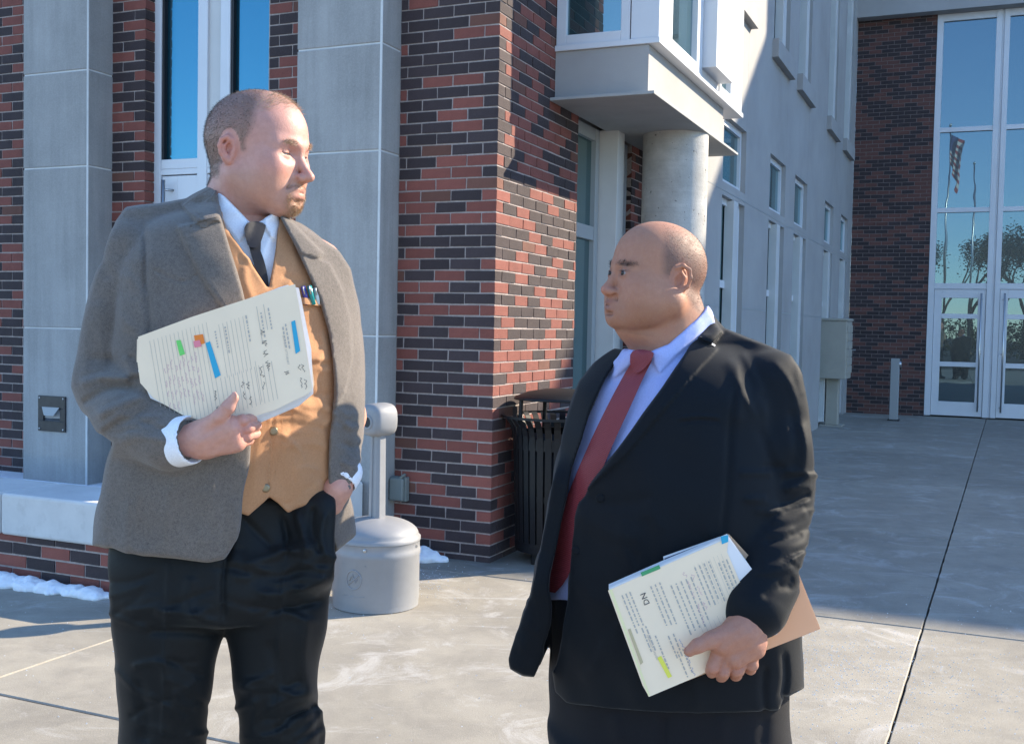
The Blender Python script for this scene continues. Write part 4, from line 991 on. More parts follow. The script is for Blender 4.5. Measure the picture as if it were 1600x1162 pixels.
M['hl_blue']=simple('blue_highlighter',(.03,.36,.55),.7); M['hl_green']=simple('green_highlighter',(.16,.62,.14),.7); M['pale_yellow']=simple('pale_yellow_edge',(.80,.74,.42),.7); M['hl_yellow']=simple('yellow_highlighter',(.75,.72,.10),.7); M['hl_orange']=simple('orange_note',(.80,.22,.03),.7); M['hl_pink']=simple('pink_note',(.75,.22,.28),.7); M['tab_green']=simple('green_tab',(.05,.30,.12),.6); M['clip_tan']=simple('tan_fastener',(.5,.42,.25),.5); M['navy_card']=simple('navy_card',(.02,.03,.09),.6)
t=NT('manila_card'); t.base((.66,.50,.36),.75); tr=t.n('ShaderNodeBsdfTranslucent'); tr.inputs['Color'].default_value=(.95,.66,.42,1); mx=t.n('ShaderNodeMixShader'); mx.inputs[0].default_value=.42; t.l(t.b.outputs[0],mx.inputs[1]); t.l(tr.outputs[0],mx.inputs[2]); t.l(mx.outputs[0],t.out.inputs[0]); M['manila']=t.m
def cloth_mesh(name,vx,mat,parent,rl=1,lam=.4):
    V,Q=vx.mesh(); V=relax(V,Q,rl,lam); o=np_mesh(name,local(V,parent),Q,mat,parent); return o,V,Q
def rows_loft(rows,yaw,ratio):
    # rows: photo y, left x, right x, centre depth, half-depth -> loft stations (z,cx,cy,a,b)
    st=[]
    for y,xl,xr,dc,hd in rows:
        p0,p1=W(xl,y,dc),W(xr,y,dc); S=(p1[0]-p0[0])/2; c=(p0+p1)/2
        b=hd; a=math.sqrt(max(1e-6,(S*S-(b*math.sin(yaw))**2)))/max(.2,abs(math.cos(yaw)))
        st.append((c[2],c[0],dc,a,b))
    return st

# ---------------------------------------------------------------- paper files
class Page:    # flat card: origin, reading direction and line direction in photo pixels, distance from the plane it lies in
    def __init__(s,o,eu,ev,depth): s.o=np.array(o,float); s.eu=np.array(eu,float); s.ev=np.array(ev,float); s.depth=depth
    def px(s,u,v): return s.o[0]+u*s.eu[0]+v*s.ev[0],s.o[1]+u*s.eu[1]+v*s.ev[1]
    def pt(s,u,v,off): x,y=s.px(u,v); return W(x,y,float(s.depth(x,y))-off)
    def quad(s,mb,u0,v0,u1,v1,off,root):
        n=max(1,int(abs(u1-u0)*6)); m=max(1,int(abs(v1-v0)*6)); r=np.array(root.location); vs=[s.pt(u0+(u1-u0)*i/n,v0+(v1-v0)*k/m,off)-r for i in range(n+1) for k in range(m+1)]
        mb.add(vs,[(i*(m+1)+k,i*(m+1)+k+1,(i+1)*(m+1)+k+1,(i+1)*(m+1)+k) for i in range(n) for k in range(m)])
    def text(s,string,u,v,size,mat,root,parent,off=.0009,name='print'):
        cu=bpy.data.curves.new('t','FONT'); cu.body=string; cu.size=1; cu.resolution_u=2; o=bpy.data.objects.new('t',cu); col.objects.link(o); dg=bpy.context.evaluated_depsgraph_get(); me=bpy.data.meshes.new_from_object(o.evaluated_get(dg)); bpy.data.objects.remove(o); bpy.data.curves.remove(cu)
        r=np.array(root.location); lu=np.hypot(*s.eu); lv=np.hypot(*s.ev)
        for vv in me.vertices: vv.co=s.pt(u+vv.co.x*size/lu,v-vv.co.y*size/lv,off)-r
        me.materials.clear(); me.materials.append(mat); return link(name,me,parent)
    def scribble(s,mb,u0,u1,v,amp,seed,root,off=.0009,wd=.0007,gap=.18):
        rn=random.Random(seed); u=u0; r=np.array(root.location); lu=np.hypot(*s.eu)
        while u<u1:
            L=rn.uniform(.05,.12); n=int(L*lu/2.2)+3; pts=[]
            for i in range(n): pts.append((u+L*i/n+rn.uniform(-.2,.2)*1.5/lu,v+rn.uniform(-1,1)*amp))
            for a,b in zip(pts[:-1],pts[1:]):
                p,q=s.pt(*a,off),s.pt(*b,off); d=q-p; l=np.linalg.norm(d)+1e-9; nrm=np.cross(d/l,[0,1,0]); nrm/=np.linalg.norm(nrm)+1e-9; nrm*=wd*.5
                mb.add([p-nrm-r,p+nrm-r,q+nrm-r,q-nrm-r],[(0,1,2,3)])
            u+=L+rn.uniform(.02,.06)
def card(name,poly,depth,thick,mat,root,parent=None,step=14.,off=0.):
    V,F,_=draped(poly,lambda u,v:depth(u,v)-off,thick,step,0); V=V-np.array(root.location)
    me=bpy.data.meshes.new(name); me.from_pydata([tuple(p) for p in V],[],F); me.update(); me.materials.append(mat); return link(name,me,parent or root)
# ================================================================ person in the tweed jacket
D1=2.13
P1S=[]
def person_one():
    foot=W(350,1000,D1+.0); root=empty('person',loc=(float(foot[0]),D1,0),label='man in brown tweed jacket and tan canvas vest with black tie, hugging a paper file',cat='person',group=None)
    yaw=R(34)
    # ---------------- head
    T=frame(W(405,239,D1-.01),R(71),R(5),R(-2))
    V,Q,L=build_head(T,dict(lid=.0011,groove=.0011,eyey=.0710,sock=-.003,ment=.5,nose=.97,nosew=.88,crown=1.02,ear=.73,neckr=.063,neckb=(0,-.075,-.215)))
    sk=np.array([.53,.272,.215]); C=np.tile(sk,(len(V),1))
    def tint(m,c,a): 
        nonlocal C
        m=np.clip(m*a,0,1)[:,None]; C=C*(1-m)+np.array(c)*m
    for s in (-1,1):
        tint(gs(L,(s*.045,.065,-.035),(.025,.03,.02)),(.62,.26,.20),.6); tint(gs(L,(s*.085,-.018,0),(.02,.025,.035)),(.58,.22,.16),.75); tint(gs(L,(s*.0325,.09,-.003),(.017,.02,.006)),(.40,.20,.16),.6)
    tint(gs(L,(0,.115,-.042),(.018,.02,.014)),(.64,.27,.21),.7); tint(gs(L,(0,.1,-.066),(.022,.02,.004)),(.44,.16,.14),.9); tint(gs(L,(0,.1,-.078),(.02,.02,.006)),(.50,.20,.17),.9)
    N=vnormals(V,Q)
    x,y,z=L[:,0],L[:,1],L[:,2]; ax=np.abs(x)
    # hair cover : crown, sides and nape with a receding hairline
    hairline=.052+.0*ax
    top=np.clip((z-(.066+ .40*np.clip(y-.035,0,1)))/.022,0,1)*np.clip((.090-y)/.012,0,1)
    side=np.clip((.030-y-.25*np.clip(.02-z,-.1,1)-.35*np.clip(z-.05,0,1))/.016,0,1)*np.clip((z+.012+.9*np.clip(-.012-y,-.05,.08))/.008,0,1)
    nape=np.clip((-.035-y)/.012,0,1)*np.clip((z+.062)/.015,0,1)
    burn=np.clip(1-np.abs(y-.012)/.011,0,1)*np.clip((z+.008)/.008,0,1)*np.clip((.05-z)/.02,0,1)
    ear=np.clip(gs(L,(.084,-.018,0),(.022,.026,.036))+gs(L,(-.084,-.018,0),(.022,.026,.036)),0,1)>.35
    hm=np.clip(np.maximum.reduce([side,nape,burn]),0,1)*(~ear)*(ax<.0905); tm=np.clip(top,0,1)*(1-np.clip(hm,0,1))*(N@T[:3,2]>.2)
    tint(hm,(.17,.115,.085),.78); tint(tm,(.42,.28,.2),.35)
    st=np.clip(np.clip((-.028-z)/.02,0,1)*np.clip((y+.025)/.02,0,1)*np.clip((.095+z*.0)-0*z,0,1)*10,0,1)*(z>-.118); tint(st,(.40,.235,.155),.42)
    go=np.clip(gs(L,(0,.088,-.100),(.022,.03,.016))*1.5+gs(L,(0,.1,-.060),(.030,.016,.006))*1.2+gs(L,(.027,.085,-.078),(.007,.02,.016))*1.1+gs(L,(-.027,.085,-.078),(.007,.02,.016))*1.1,0,1)*(y>.05); lips=np.clip(gs(L,(0,.1,-.0715),(.021,.03,.0085))*2,0,1); go=go*(1-.9*lips)
    tint(go,(.34,.20,.115),.5)
    for s in (-1,1): tint(gs(L,(s*.034,.088,-.0012),(.0140,.02,.0020)),(.07,.04,.03),1.); tint(gs(L,(s*.034,.088,.0055),(.014,.02,.0013)),(.25,.11,.08),.7); tint(gs(L,(s*.031,.088,-.0105),(.013,.02,.0022)),(.33,.15,.11),.45)  # lash line, then lid crease and under-eye shade tinted into the skin
    headparts=(V,Q,C)
    eyes=[eye('eye',T,(s*.0325,.0705,-.0025),R(0),root,(.10,.14,.16)) for s in (-1,1)]
    vz=T[:3,2]; vf=T[:3,1]
    strands('hair',V,N,pick(hm,16000,1),.005,.0002,lambda p,n,r:n*.75+vf*.15-vz*.6+r.normal(size=n.shape)*.25,M['hair_brown'],root,2)
    strands('top_hair',V,N,pick(tm,1500,3),.009,.0002,lambda p,n,r:n*.35+vf*1.0+vz*.05+r.normal(size=n.shape)*.22,M['hair_fair_lit'],root,4)
    strands('beard',V,N,pick(go**2,2200,5),.0055,.0002,lambda p,n,r:n*.7-vz*.8+r.normal(size=n.shape)*.3,M['beard'],root,6)
    bm_=np.clip(gs(L,(.034,.083,.020),(.016,.02,.0042))+gs(L,(-.034,.083,.020),(.016,.02,.0042)),0,1); bm_[bm_<.3]=0
    for sx in (-1,1): strands('eyebrow',V,N,pick(bm_*(L[:,0]*sx>0),220,7),.007,.0004,lambda p,n,r:n*.4+np.cross(vz,n)*.0+vf*.2+vz*.3+r.normal(size=n.shape)*.4,M['hair_fair_lit'],root,8)
    # ---------------- shirt (white) with collar
    sy=D1
    s=Vox(W(290,470,D1+.2)-[.02,.42,.02],W(520,270,D1-.0)+[.02,.16,.02],.0034)
    nb=W(383,330,D1+.02)
    s.cap(W(392,318,D1-.0),W(378,360,D1+.015),.066,.078,.01)
    s.loft([(W(0,480,D1)[2],W(402,480,D1)[0],D1+.01,.15,.085),(W(0,420,D1)[2],W(398,420,D1)[0],D1+.006,.15,.094),(W(0,370,D1)[2],W(388,370,D1)[0],D1+.005,.12,.083),(W(0,338,D1)[2],W(380,338,D1)[0],D1+.01,.075,.07)],yaw,.03)
    s.mkband(); s.clip([(326,288),(350,306),(386,346),(398,350),(414,342),(428,332),(434,336),(470,480),(300,480),(300,330)],.004,0)
    s.emboss([(330,288),(345,302),(388,345),(384,366),(374,378),(352,352),(338,330)],.006,.0035,0); s.emboss([(414,341),(433,331),(438,350),(434,378),(424,372),(412,352)],.006,.0035,0)
    s.folds([([(405,410),(418,380),(432,350)],4,3),([(412,440),(424,400),(432,370)],4,-3)]); s.done()
    so_,SV,SQ=cloth_mesh('shirt',s,M['white_shirt'],root)
    # ---------------- torso rows shared by vest and jacket
    def torso(grow):
        R_=[(905,160,535,D1+.02,.150),(850,170,540,D1+.015,.148),(800,182,545,D1+.01,.147),(720,192,552,D1+.0,.150),(640,200,558,D1-.005,.150),(560,206,556,D1-.005,.146),(470,214,546,D1,.138),(400,226,530,D1+.006,.124),(352,268,500,D1+.012,.098),(325,330,440,D1+.02,.070)]
        st=rows_loft(R_,yaw,.7); return [(z,cx,cy,a+grow,b+grow) for z,cx,cy,a,b in st]
    v=Vox(W(180,840,D1)-[.06,.26,.02],W(580,320,D1)+[.05,.22,.04],.0036)
    v.loft(torso(-.009),yaw,.01)
    v.mkband(.06)
    v.carve([(348,340),(352,356),(380,396),(416,447),(421,449),(428,410),(436,352),(437,335),(420,280),(360,280)],.004,0,front=D1)
    v.clip([(225,330),(430,318),(445,345),(480,385),(512,440),(535,500),(545,600),(535,748),(523,763),(500,775),(450,804),(421,775),(388,806),(371,800),(300,812),(190,800),(190,420)],.005,0)
    fl=[([(352,358),(384,402),(414,447)],2.5,1.5),([(437,350),(429,410),(422,448)],2.5,1.5),
        ([(500,520),(510,545),(495,565)],6,4),([(470,560),(500,580),(522,575)],6,3.5),([(455,640),(490,632),(520,640)],7,4),([(440,700),(480,690),(515,700)],6,3),([(440,735),(470,728),(500,735)],4,2.5),([(455,610),(480,622),(520,612)],5,-3),([(450,668),(485,664),(516,672)],5,-3),([(430,575),(428,640),(418,770)],2.2,-2.5),([(410,500),(412,600),(404,700),(396,790)],7,2),
        ([(390,400),(380,430),(395,470)],6,3.5),([(372,400),(392,420)],4,-3),([(455,380),(462,420),(448,455)],7,3),([(440,430),(470,440)],5,-2.5),([(478,690),(470,735),(448,762)],2.,1.6),([(455,640),(452,720),(462,760)],1.6,-1.5)]
    v.folds(fl+rfolds(22,(400,470,520,790),5,25,(25,60),(3,5),(1.5,3.2),51),front=D1+.05); v.ripple(.0016,.09,5); v.emboss([(468,466),(507,470),(520,560),(498,566),(470,560)],.003,.002,0); v.done()
    vo,VV,VQ=cloth_mesh('vest',v,M['duck'],root)
    vs=Surf(VV,VQ,2.,0)
    sheet('pocket_hem',[(467,464),(508,469),(509,479),(468,474)],vs,.012,.010,M['duck'],root,3,0)
    for (bx,by) in ((427,673),(415,762)):
        dd=float(vs(np.array([bx]),np.array([by]))[0]); b=MB().lathe([(.0,.004),(.004,.0035),(.0075,.004),(.0085,.002),(.0085,0)],18,cap=False).build('button',M['brass'],vo,smooth=True)
        nv=(np.array([.25,-1,0.05])); b.matrix_local=Matrix.Translation(Vector(W(bx,by,dd-.0065)-np.array(root.location)))@Vector(nv).to_track_quat('Z','Y').to_matrix().to_4x4()
    for q in ([(436,352),(430,400),(423,440)],[(354,362),(384,404),(413,444)],[(428,570),(424,660),(412,765),(448,795)],[(437,655),(436,700),(426,740)]):
        pts=chaikin(q,2,False); n=0
        mb=MB(); 
        for i in range(0,len(pts)-1):
            for k in range(3):
                a_=pts[i]*(1-k/3)+pts[i+1]*k/3; b_=pts[i]*(1-(k+.55)/3)+pts[i+1]*(k+.55)/3
                da,db=vs(np.array([a_[0]]),np.array([a_[1]]))[0],vs(np.array([b_[0]]),np.array([b_[1]]))[0]
                mb.tube([Vector(W(a_[0]+4,a_[1],da-.0012)-np.array(root.location)),Vector(W(b_[0]+4,b_[1],db-.0012)-np.array(root.location))],.0007,4)
        o=mb.build('stitching',M['thread'],vo); o['kind']='stuff'
    # ---------------- tie
    ss=Surf(SV,SQ)
    sheet('tie',[(384,352),(397,346),(414,350),(416,354),(405,386),(414,410),(420,440),(418,452),(408,444),(396,410),(389,386)],ss,.008,.012,M['black_tie'],root,3,1)
    sheet('tie_knot',[(381,352),(396,344),(417,350),(408,372),(402,388),(388,386),(383,370)],ss,.016,.018,M['black_tie'],root,3,1)
    # ---------------- jacket
    j=Vox(W(115,885,D1)-[.05,.34,.02],W(575,285,D1)+[.05,.22,.02],.0038)
    j.loft(torso(.005)[:],yaw,.01)
    # shoulders and collar stand
    j.cap(W(360,322,D1+.03),W(225,360,D1-.03),.052,.066,.03); j.cap(W(400,335,D1+.05),W(505,408,D1+.085),.052,.066,.03)
    j.cap(W(343,312,D1+.03),W(352,345,D1-.0),.040,.036,.02)
    # right arm (towards the left of the picture)
    sh,el,wr=W(213,394,D1-.06),W(166,598,D1-.085),W(262,690,D1-.200)
    j.chain([sh,W(182,500,D1-.072),el],[.069,.068,.064],.008); j.chain([el,W(205,655,D1-.160),wr],[.064,.062,.0535],.02)
    # left arm, hand in pocket
    j.chain([W(508,425,D1+.10),W(538,560,D1+.155),W(541,660,D1+.155)],[.066,.060,.056],.03); j.chain([W(541,660,D1+.155),W(543,712,D1+.07),W(537,745,D1+.025)],[.054,.049,.044],.02)
    # skirt
    j.loft([(W(0,884,D1)[2],W(268,884,D1)[0],D1-.005,.155,.155),(W(0,800,D1)[2],W(285,800,D1)[0],D1-.005,.150,.150),(W(0,730,D1)[2],W(300,730,D1)[0],D1,.14,.145)],yaw,.03)
    # back flap behind the pocketed hand
    j.cap(W(520,800,D1+.11),W(535,838,D1+.12),.022,.018,.02)
    j.mkband(.055,.3)
    sil=[(330,288),(344,300),(360,318),(420,330),(437,334),(470,350),(503,374),(530,392),(548,420),(560,480),(569,555),(571,620),(566,690),(560,735),(546,768),(553,800),(558,834),(540,848),(522,862),(500,900),(380,900),(372,850),(352,872),(325,877),(280,872),(200,862),(144,852),(152,790),(165,735),(176,690),(150,675),(124,645),(112,605),(120,540),(134,475),(160,400),(180,345),(196,324),(240,318),(290,310)]
    j.clip(sil,.008,0)
    opening=[(337,284),(344,340),(362,405),(380,470),(392,560),(394,680),(388,740),(377,800),(371,838),(356,868),(340,890),(340,960),(545,960),(527,862),(511,812),(514,790),(516,772),(512,735),(512,700),(522,640),(523,580),(515,520),(500,465),(470,402),(434,330),(400,290)]
    j.carve(opening,.006,1,front=D1+.10)
    lap=[(338,296),(346,345),(366,410),(384,475),(388,520),(366,505),(340,470),(310,425),(290,385),(276,353),(308,347),(300,335)]
    j.emboss(lap,.010,.004,0,front=D1); j.emboss([(328,292),(338,294),(346,345),(308,347),(284,322),(300,308)],.012,.004,0,front=D1)
    rl_=[(437,335),(470,402),(500,465),(515,520),(524,590),(524,640),(540,612),(551,560),(548,500),(535,452),(516,412),(498,404),(505,396),(478,370),(455,345)]
    j.emboss(rl_,.005,.004,0); j.emboss([(437,334),(455,345),(505,396),(498,404),(470,396),(448,360)],.006,.004,0)
    j.folds([([(229,366),(226,430),(234,500),(238,560),(230,596)],5,-6),([(224,350),(227,400),(226,450)],3,-3.375),
      ([(125,600),(165,585),(205,590)],8,9.45),([(130,630),(170,605),(215,606)],6,-8.1),([(150,650),(185,632),(222,622)],8,9.45),([(160,675),(200,655),(235,640)],6,-6.75),([(190,560),(205,580),(225,585)],6,6.75),([(140,560),(170,560),(200,575)],7,-5.4),([(185,690),(220,680),(262,690)],7,5.4),([(215,655),(245,668),(275,680)],5,-5.4),
      ([(150,470),(165,520),(160,570)],12,4.05),([(200,400),(195,460),(205,520)],14,4.05),([(205,780),(200,820),(198,858)],10,3.375),([(265,760),(262,800),(255,860)],14,2.7),([(320,760),(325,800),(315,850)],14,2.7),
      ([(238,420),(268,436),(290,442),(313,425)],1.8,-2.97),([(540,660),(552,670),(560,664)],5,6.75),([(536,690),(550,700),(562,695)],5,-5.4),([(530,640),(545,652),(558,645)],6,5.4),([(534,720),(546,728),(556,722)],5,5.4),([(205,868),(206,760)],1.8,-2.025)])
    j.folds(rfolds(14,(135,560,250,690),-15,16,(30,70),(3.5,5.5),(2,4.5),41)+rfolds(10,(130,380,225,560),80,14,(40,90),(5,8),(1.5,3),42)+rfolds(10,(160,720,370,860),86,8,(50,110),(6,10),(1,2.2),43)+rfolds(8,(520,620,565,760),15,20,(20,40),(3.5,5),(2,4),44)); j.ripple(.0018,.12,8); j.done()
    _,JV,JQ=cloth_mesh('jacket',j,M['tweed'],root,1,.35); js=Surf(JV,JQ,2.,0)
    sheet('lapel',[(342,340),(352,372),(366,410),(380,462),(384,505),(362,492),(338,462),(310,422),(291,386),(278,354),(310,349)],js,.0025,.006,M['tweed'],root,5,0)
    sheet('collar',[(330,296),(336,298),(344,338),(310,345),(288,323),(301,311)],js,.0035,.006,M['tweed'],root,5,0)
    # lining of the pushed-back skirt
    sheet('jacket_lining',[(513,800),(527,789),(543,815),(550,836),(520,858),(516,846)],lambda u,v:0*u+D1+.085,.0,.004,M['tweed_lining'],root,4,0)
    # cuffs
    for a,b,r in ((W(266,692,D1-.202),W(292,688,D1-.216),.046),(W(539,738,D1+.024),W(533,750,D1+.012),.035)):
        q=Vox(np.minimum(a,b)-.07,np.maximum(a,b)+.07,.003); q.cap(a,b,r,r*.96,.01); a2=b+(b-a)/np.linalg.norm(b-a)*.03; q.cap(b+(b-a)*.5,a2,r*.88,r*.88,.003,'s'); cloth_mesh('shirt_cuff',q,M['white_shirt'],root)
    # ---------------- trousers
    p=Vox((W(160,900,D1)[0]-.07,D1-.26,-.01),(W(530,900,D1)[0]+.06,D1+.24,W(0,760,D1)[2]+.02),.0042)
    st=rows_loft([(955,176,515,D1+.015,.130),(925,172,519,D1+.012,.146),(870,176,521,D1+.012,.138),(820,190,521,D1+.012,.116),(765,200,522,D1+.012,.108)],R(20),.7); p.loft(st,R(20),.02)
    zb=W(0,1162,D1)[2]
    def leg(rows_,foot,d0):
        st=rows_loft(rows_,0,.8); st.append((.07,foot[0],foot[1],.078,.105)); st.append((.03,foot[0],foot[1]-.005,.080,.115))
        p.loft(st,0,.012,cap=.004)
    leg([(900,178,345,D1-.015,.115),(980,177,347,D1-.02,.112),(1050,183,332,D1-.02,.100),(1110,188,325,D1-.012,.092),(1162,190,321,D1-.005,.088)],(W(262,1162,D1)[0]-.005,D1+.02),0)
    leg([(900,350,520,D1+.04,.110),(980,356,513,D1+.035,.108),(1050,366,498,D1+.03,.098),(1110,374,492,D1+.04,.092),(1162,378,496,D1+.05,.088)],(W(440,1162,D1)[0]+.01,D1+.09),0)
    p.cap(W(500,800,D1-.01),W(492,870,D1-.02),.045,.06,.03); p.cap(W(478,1105,D1+.07),W(492,1150,D1+.08),.028,.026,.02)
    p.mkband(.07)
    p.clip([(165,700),(520,700),(523,790),(522,880),(514,960),(504,1030),(494,1075),(497,1100),(509,1128),(507,1162),(507,1700),(150,1700),(186,1162),(183,1080),(177,1000),(171,900)],.006,1)
    p.folds([([(500,850),(440,862),(380,880)],8,10.2),([(512,880),(450,895),(390,905)],7,-8.5),([(515,905),(460,925),(400,930)],9,10.2),([(505,935),(450,950),(385,945)],7,-6.8),([(370,800),(400,830),(430,860)],6,-6.8),([(440,805),(450,840),(446,870)],5,-8.5),([(462,800),(475,840),(478,870)],5,8.5),([(490,790),(485,830),(500,865)],6,-10.2),([(508,800),(500,840),(512,870)],5,8.5),
      ([(350,965),(348,900),(360,840)],5,-10.2),([(345,975),(300,960),(240,955)],9,8.5),([(340,990),(290,985),(230,985)],7,-6.8),([(480,960),(470,1030),(482,1080)],10,8.5),([(492,1080),(450,1090),(420,1110)],8,11.9),([(495,1100),(455,1118),(430,1140)],6,-10.2),([(420,1000),(440,1050),(430,1090)],10,-6.8),([(250,1020),(275,1090),(260,1150)],14,8.5),([(215,1060),(230,1120),(226,1160)],10,-6.8),([(380,1060),(400,1100),(395,1150)],9,6.8),([(300,900),(290,940),(310,970)],10,6.8),([(470,880),(510,890)],5,6.8)])
    p.folds([([(264,880),(258,1000),(254,1170)],3.5,4.5),([(446,880),(434,1000),(438,1170)],3.5,4.5)]+rfolds(16,(360,850,515,960),8,14,(40,100),(4,6),(2.5,5),31)+rfolds(12,(185,900,345,1000),-8,14,(40,90),(4,6),(2,4),32)+rfolds(14,(375,1040,495,1160),-18,18,(35,80),(4,6),(3,6),33)+rfolds(12,(190,1030,325,1160),12,20,(35,80),(4,6),(2.5,5),34))
    p.ripple(.003,.16,9); p.done(); cloth_mesh('trousers',p,M['black_cotton'],root,1,.4)
    # ---------------- shoes
    for (fx,fy,ya) in ((W(262,1162,D1)[0]-.005,D1+.0,R(25)),(W(440,1162,D1)[0]+.01,D1+.07,R(40))):
        q=Vox((fx-.16,fy-.26,0),(fx+.24,fy+.16,.14),.005); d=np.array([math.sin(ya),-math.cos(ya),0]); c=np.array([fx,fy,0])
        q.cap(c-d*.05+[0,0,.045],c+d*.06+[0,0,.045],.042,.040,.02); q.cap(c+d*.06+[0,0,.04],c+d*.16+[0,0,.034],.042,.034,.02); q.cap(c-d*.03+[0,0,.06],c-d*.02+[0,0,.12],.045,.04,.02)
        q.D=np.maximum(q.D,(.002-q.ax[2])[None,None,:]); cloth_mesh('shoe',q,M['shoe'],root)
    # ---------------- hands + hidden body, one skin mesh
    h=Vox(W(285,740,D1-.1)-[.03,.19,.03],W(420,600,D1-.1)+[.04,.04,.04],.0019)
    d=D1-.222
    wrist=W(292,688,d+.01); palm=W(335,682,d-.005)
    h.cap(wrist,W(318,685,d+.0),.029,.030,.015); h.cap(W(318,678,d),W(360,668,d-.008),.026,.022,.015); h.cap(W(318,696,d+.008),W(368,690,d+.0),.024,.019,.015)
    h.chain([W(322,668,d-.012),W(344,650,d-.022),W(357,636,d-.026),W(366,622,d-.026)],[.017,.0128,.0112,.0092],.006)
    for k,(kx,ky) in enumerate(((380,657),(387,668),(385,680),(375,691))):
        kd=d-.004+.006*k
        h.chain([W(346,668+k*8.5,kd),W(kx,ky,kd-.004),W(kx+14,ky-3,kd+.022),W(kx+2,ky-10,kd+.045)],[.0118,.0106,.0092,.0082],.0022)
    h.ell(W(366,617,d-.0345),(.005,.002,.0065),.001)
    h.mkband(.03); h.folds([([(352,640),(358,645)],2,-1.2),([(376,662),(384,668)],3,-1.2)]); h.ripple(.0007,.02,4); h.done(); HV,HQ=h.mesh(); HV=relax(HV,HQ,1,.35)
    hc=np.tile(np.array([.56,.29,.22]),(len(HV),1)); u_,v_=to_px(HV[:,0],HV[:,1],HV[:,2]); m=np.exp(-(((u_-385)/16)**2+((v_-675)/20)**2))[:,None]*.5; hc=hc*(1-m)+np.array([.60,.23,.18])*m
    m=np.exp(-(((u_-365)/9)**2+((v_-620)/9)**2))[:,None]*.5; hc=hc*(1-m)+np.array([.66,.36,.30])*m
    g=Vox(W(505,810,D1)-[.04,.06,.03],W(555,735,D1)+[.05,.09,.03],.0024)
    g.cap(W(536,742,D1+.014),W(527,762,D1+.004),.026,.027,.012); g.cap(W(527,762,D1+.004),W(518,786,D1+.004),.028,.024,.012); g.cap(W(521,764,D1-.016),W(513,784,D1-.014),.012,.010,.008); g.mkband(.03).ripple(.0006,.02,4).done(); GV,GQ=g.mesh()
    b=Vox((W(150,0,D1)[0],D1-.2,.04),(W(580,0,D1)[0],D1+.24,W(0,320,D1)[2]),.014)
    b.loft([(z,cx,cy,max(.02,a-.04),max(.02,bb-.035)) for z,cx,cy,a,bb in torso(-.0)[3:]],yaw,.02); b.cap(W(380,330,D1+.02),W(375,380,D1+.02),.055,.07,.02)
    for A in ((W(225,375,D1-.02),W(170,600,D1-.03),W(292,688,d+.01)),(W(500,410,D1+.085),W(541,650,D1+.125),W(534,748,D1+.012))): b.chain(A,[.045,.038,.026],.02)
    for (x0,x1,fy) in ((262,W(262,1162,D1)[0]-.005,D1+.01),(440,W(440,1162,D1)[0]+.01,D1+.07)): b.chain([W(x0,900,D1),np.array([x1,fy-.01,zb]),np.array([x1,fy,.08])],[.055,.036,.03],.02)
    BV,BQ=b.mesh()
    AV,AQ,AC=join([headparts,(HV,HQ,hc),(GV,GQ,(.56,.29,.22)),(BV,BQ,(.56,.3,.22))]); np_mesh('body',local(AV,root),AQ,M['skin_fair'],root,AC)
    P1S.append(vs); return root
P1=person_one()
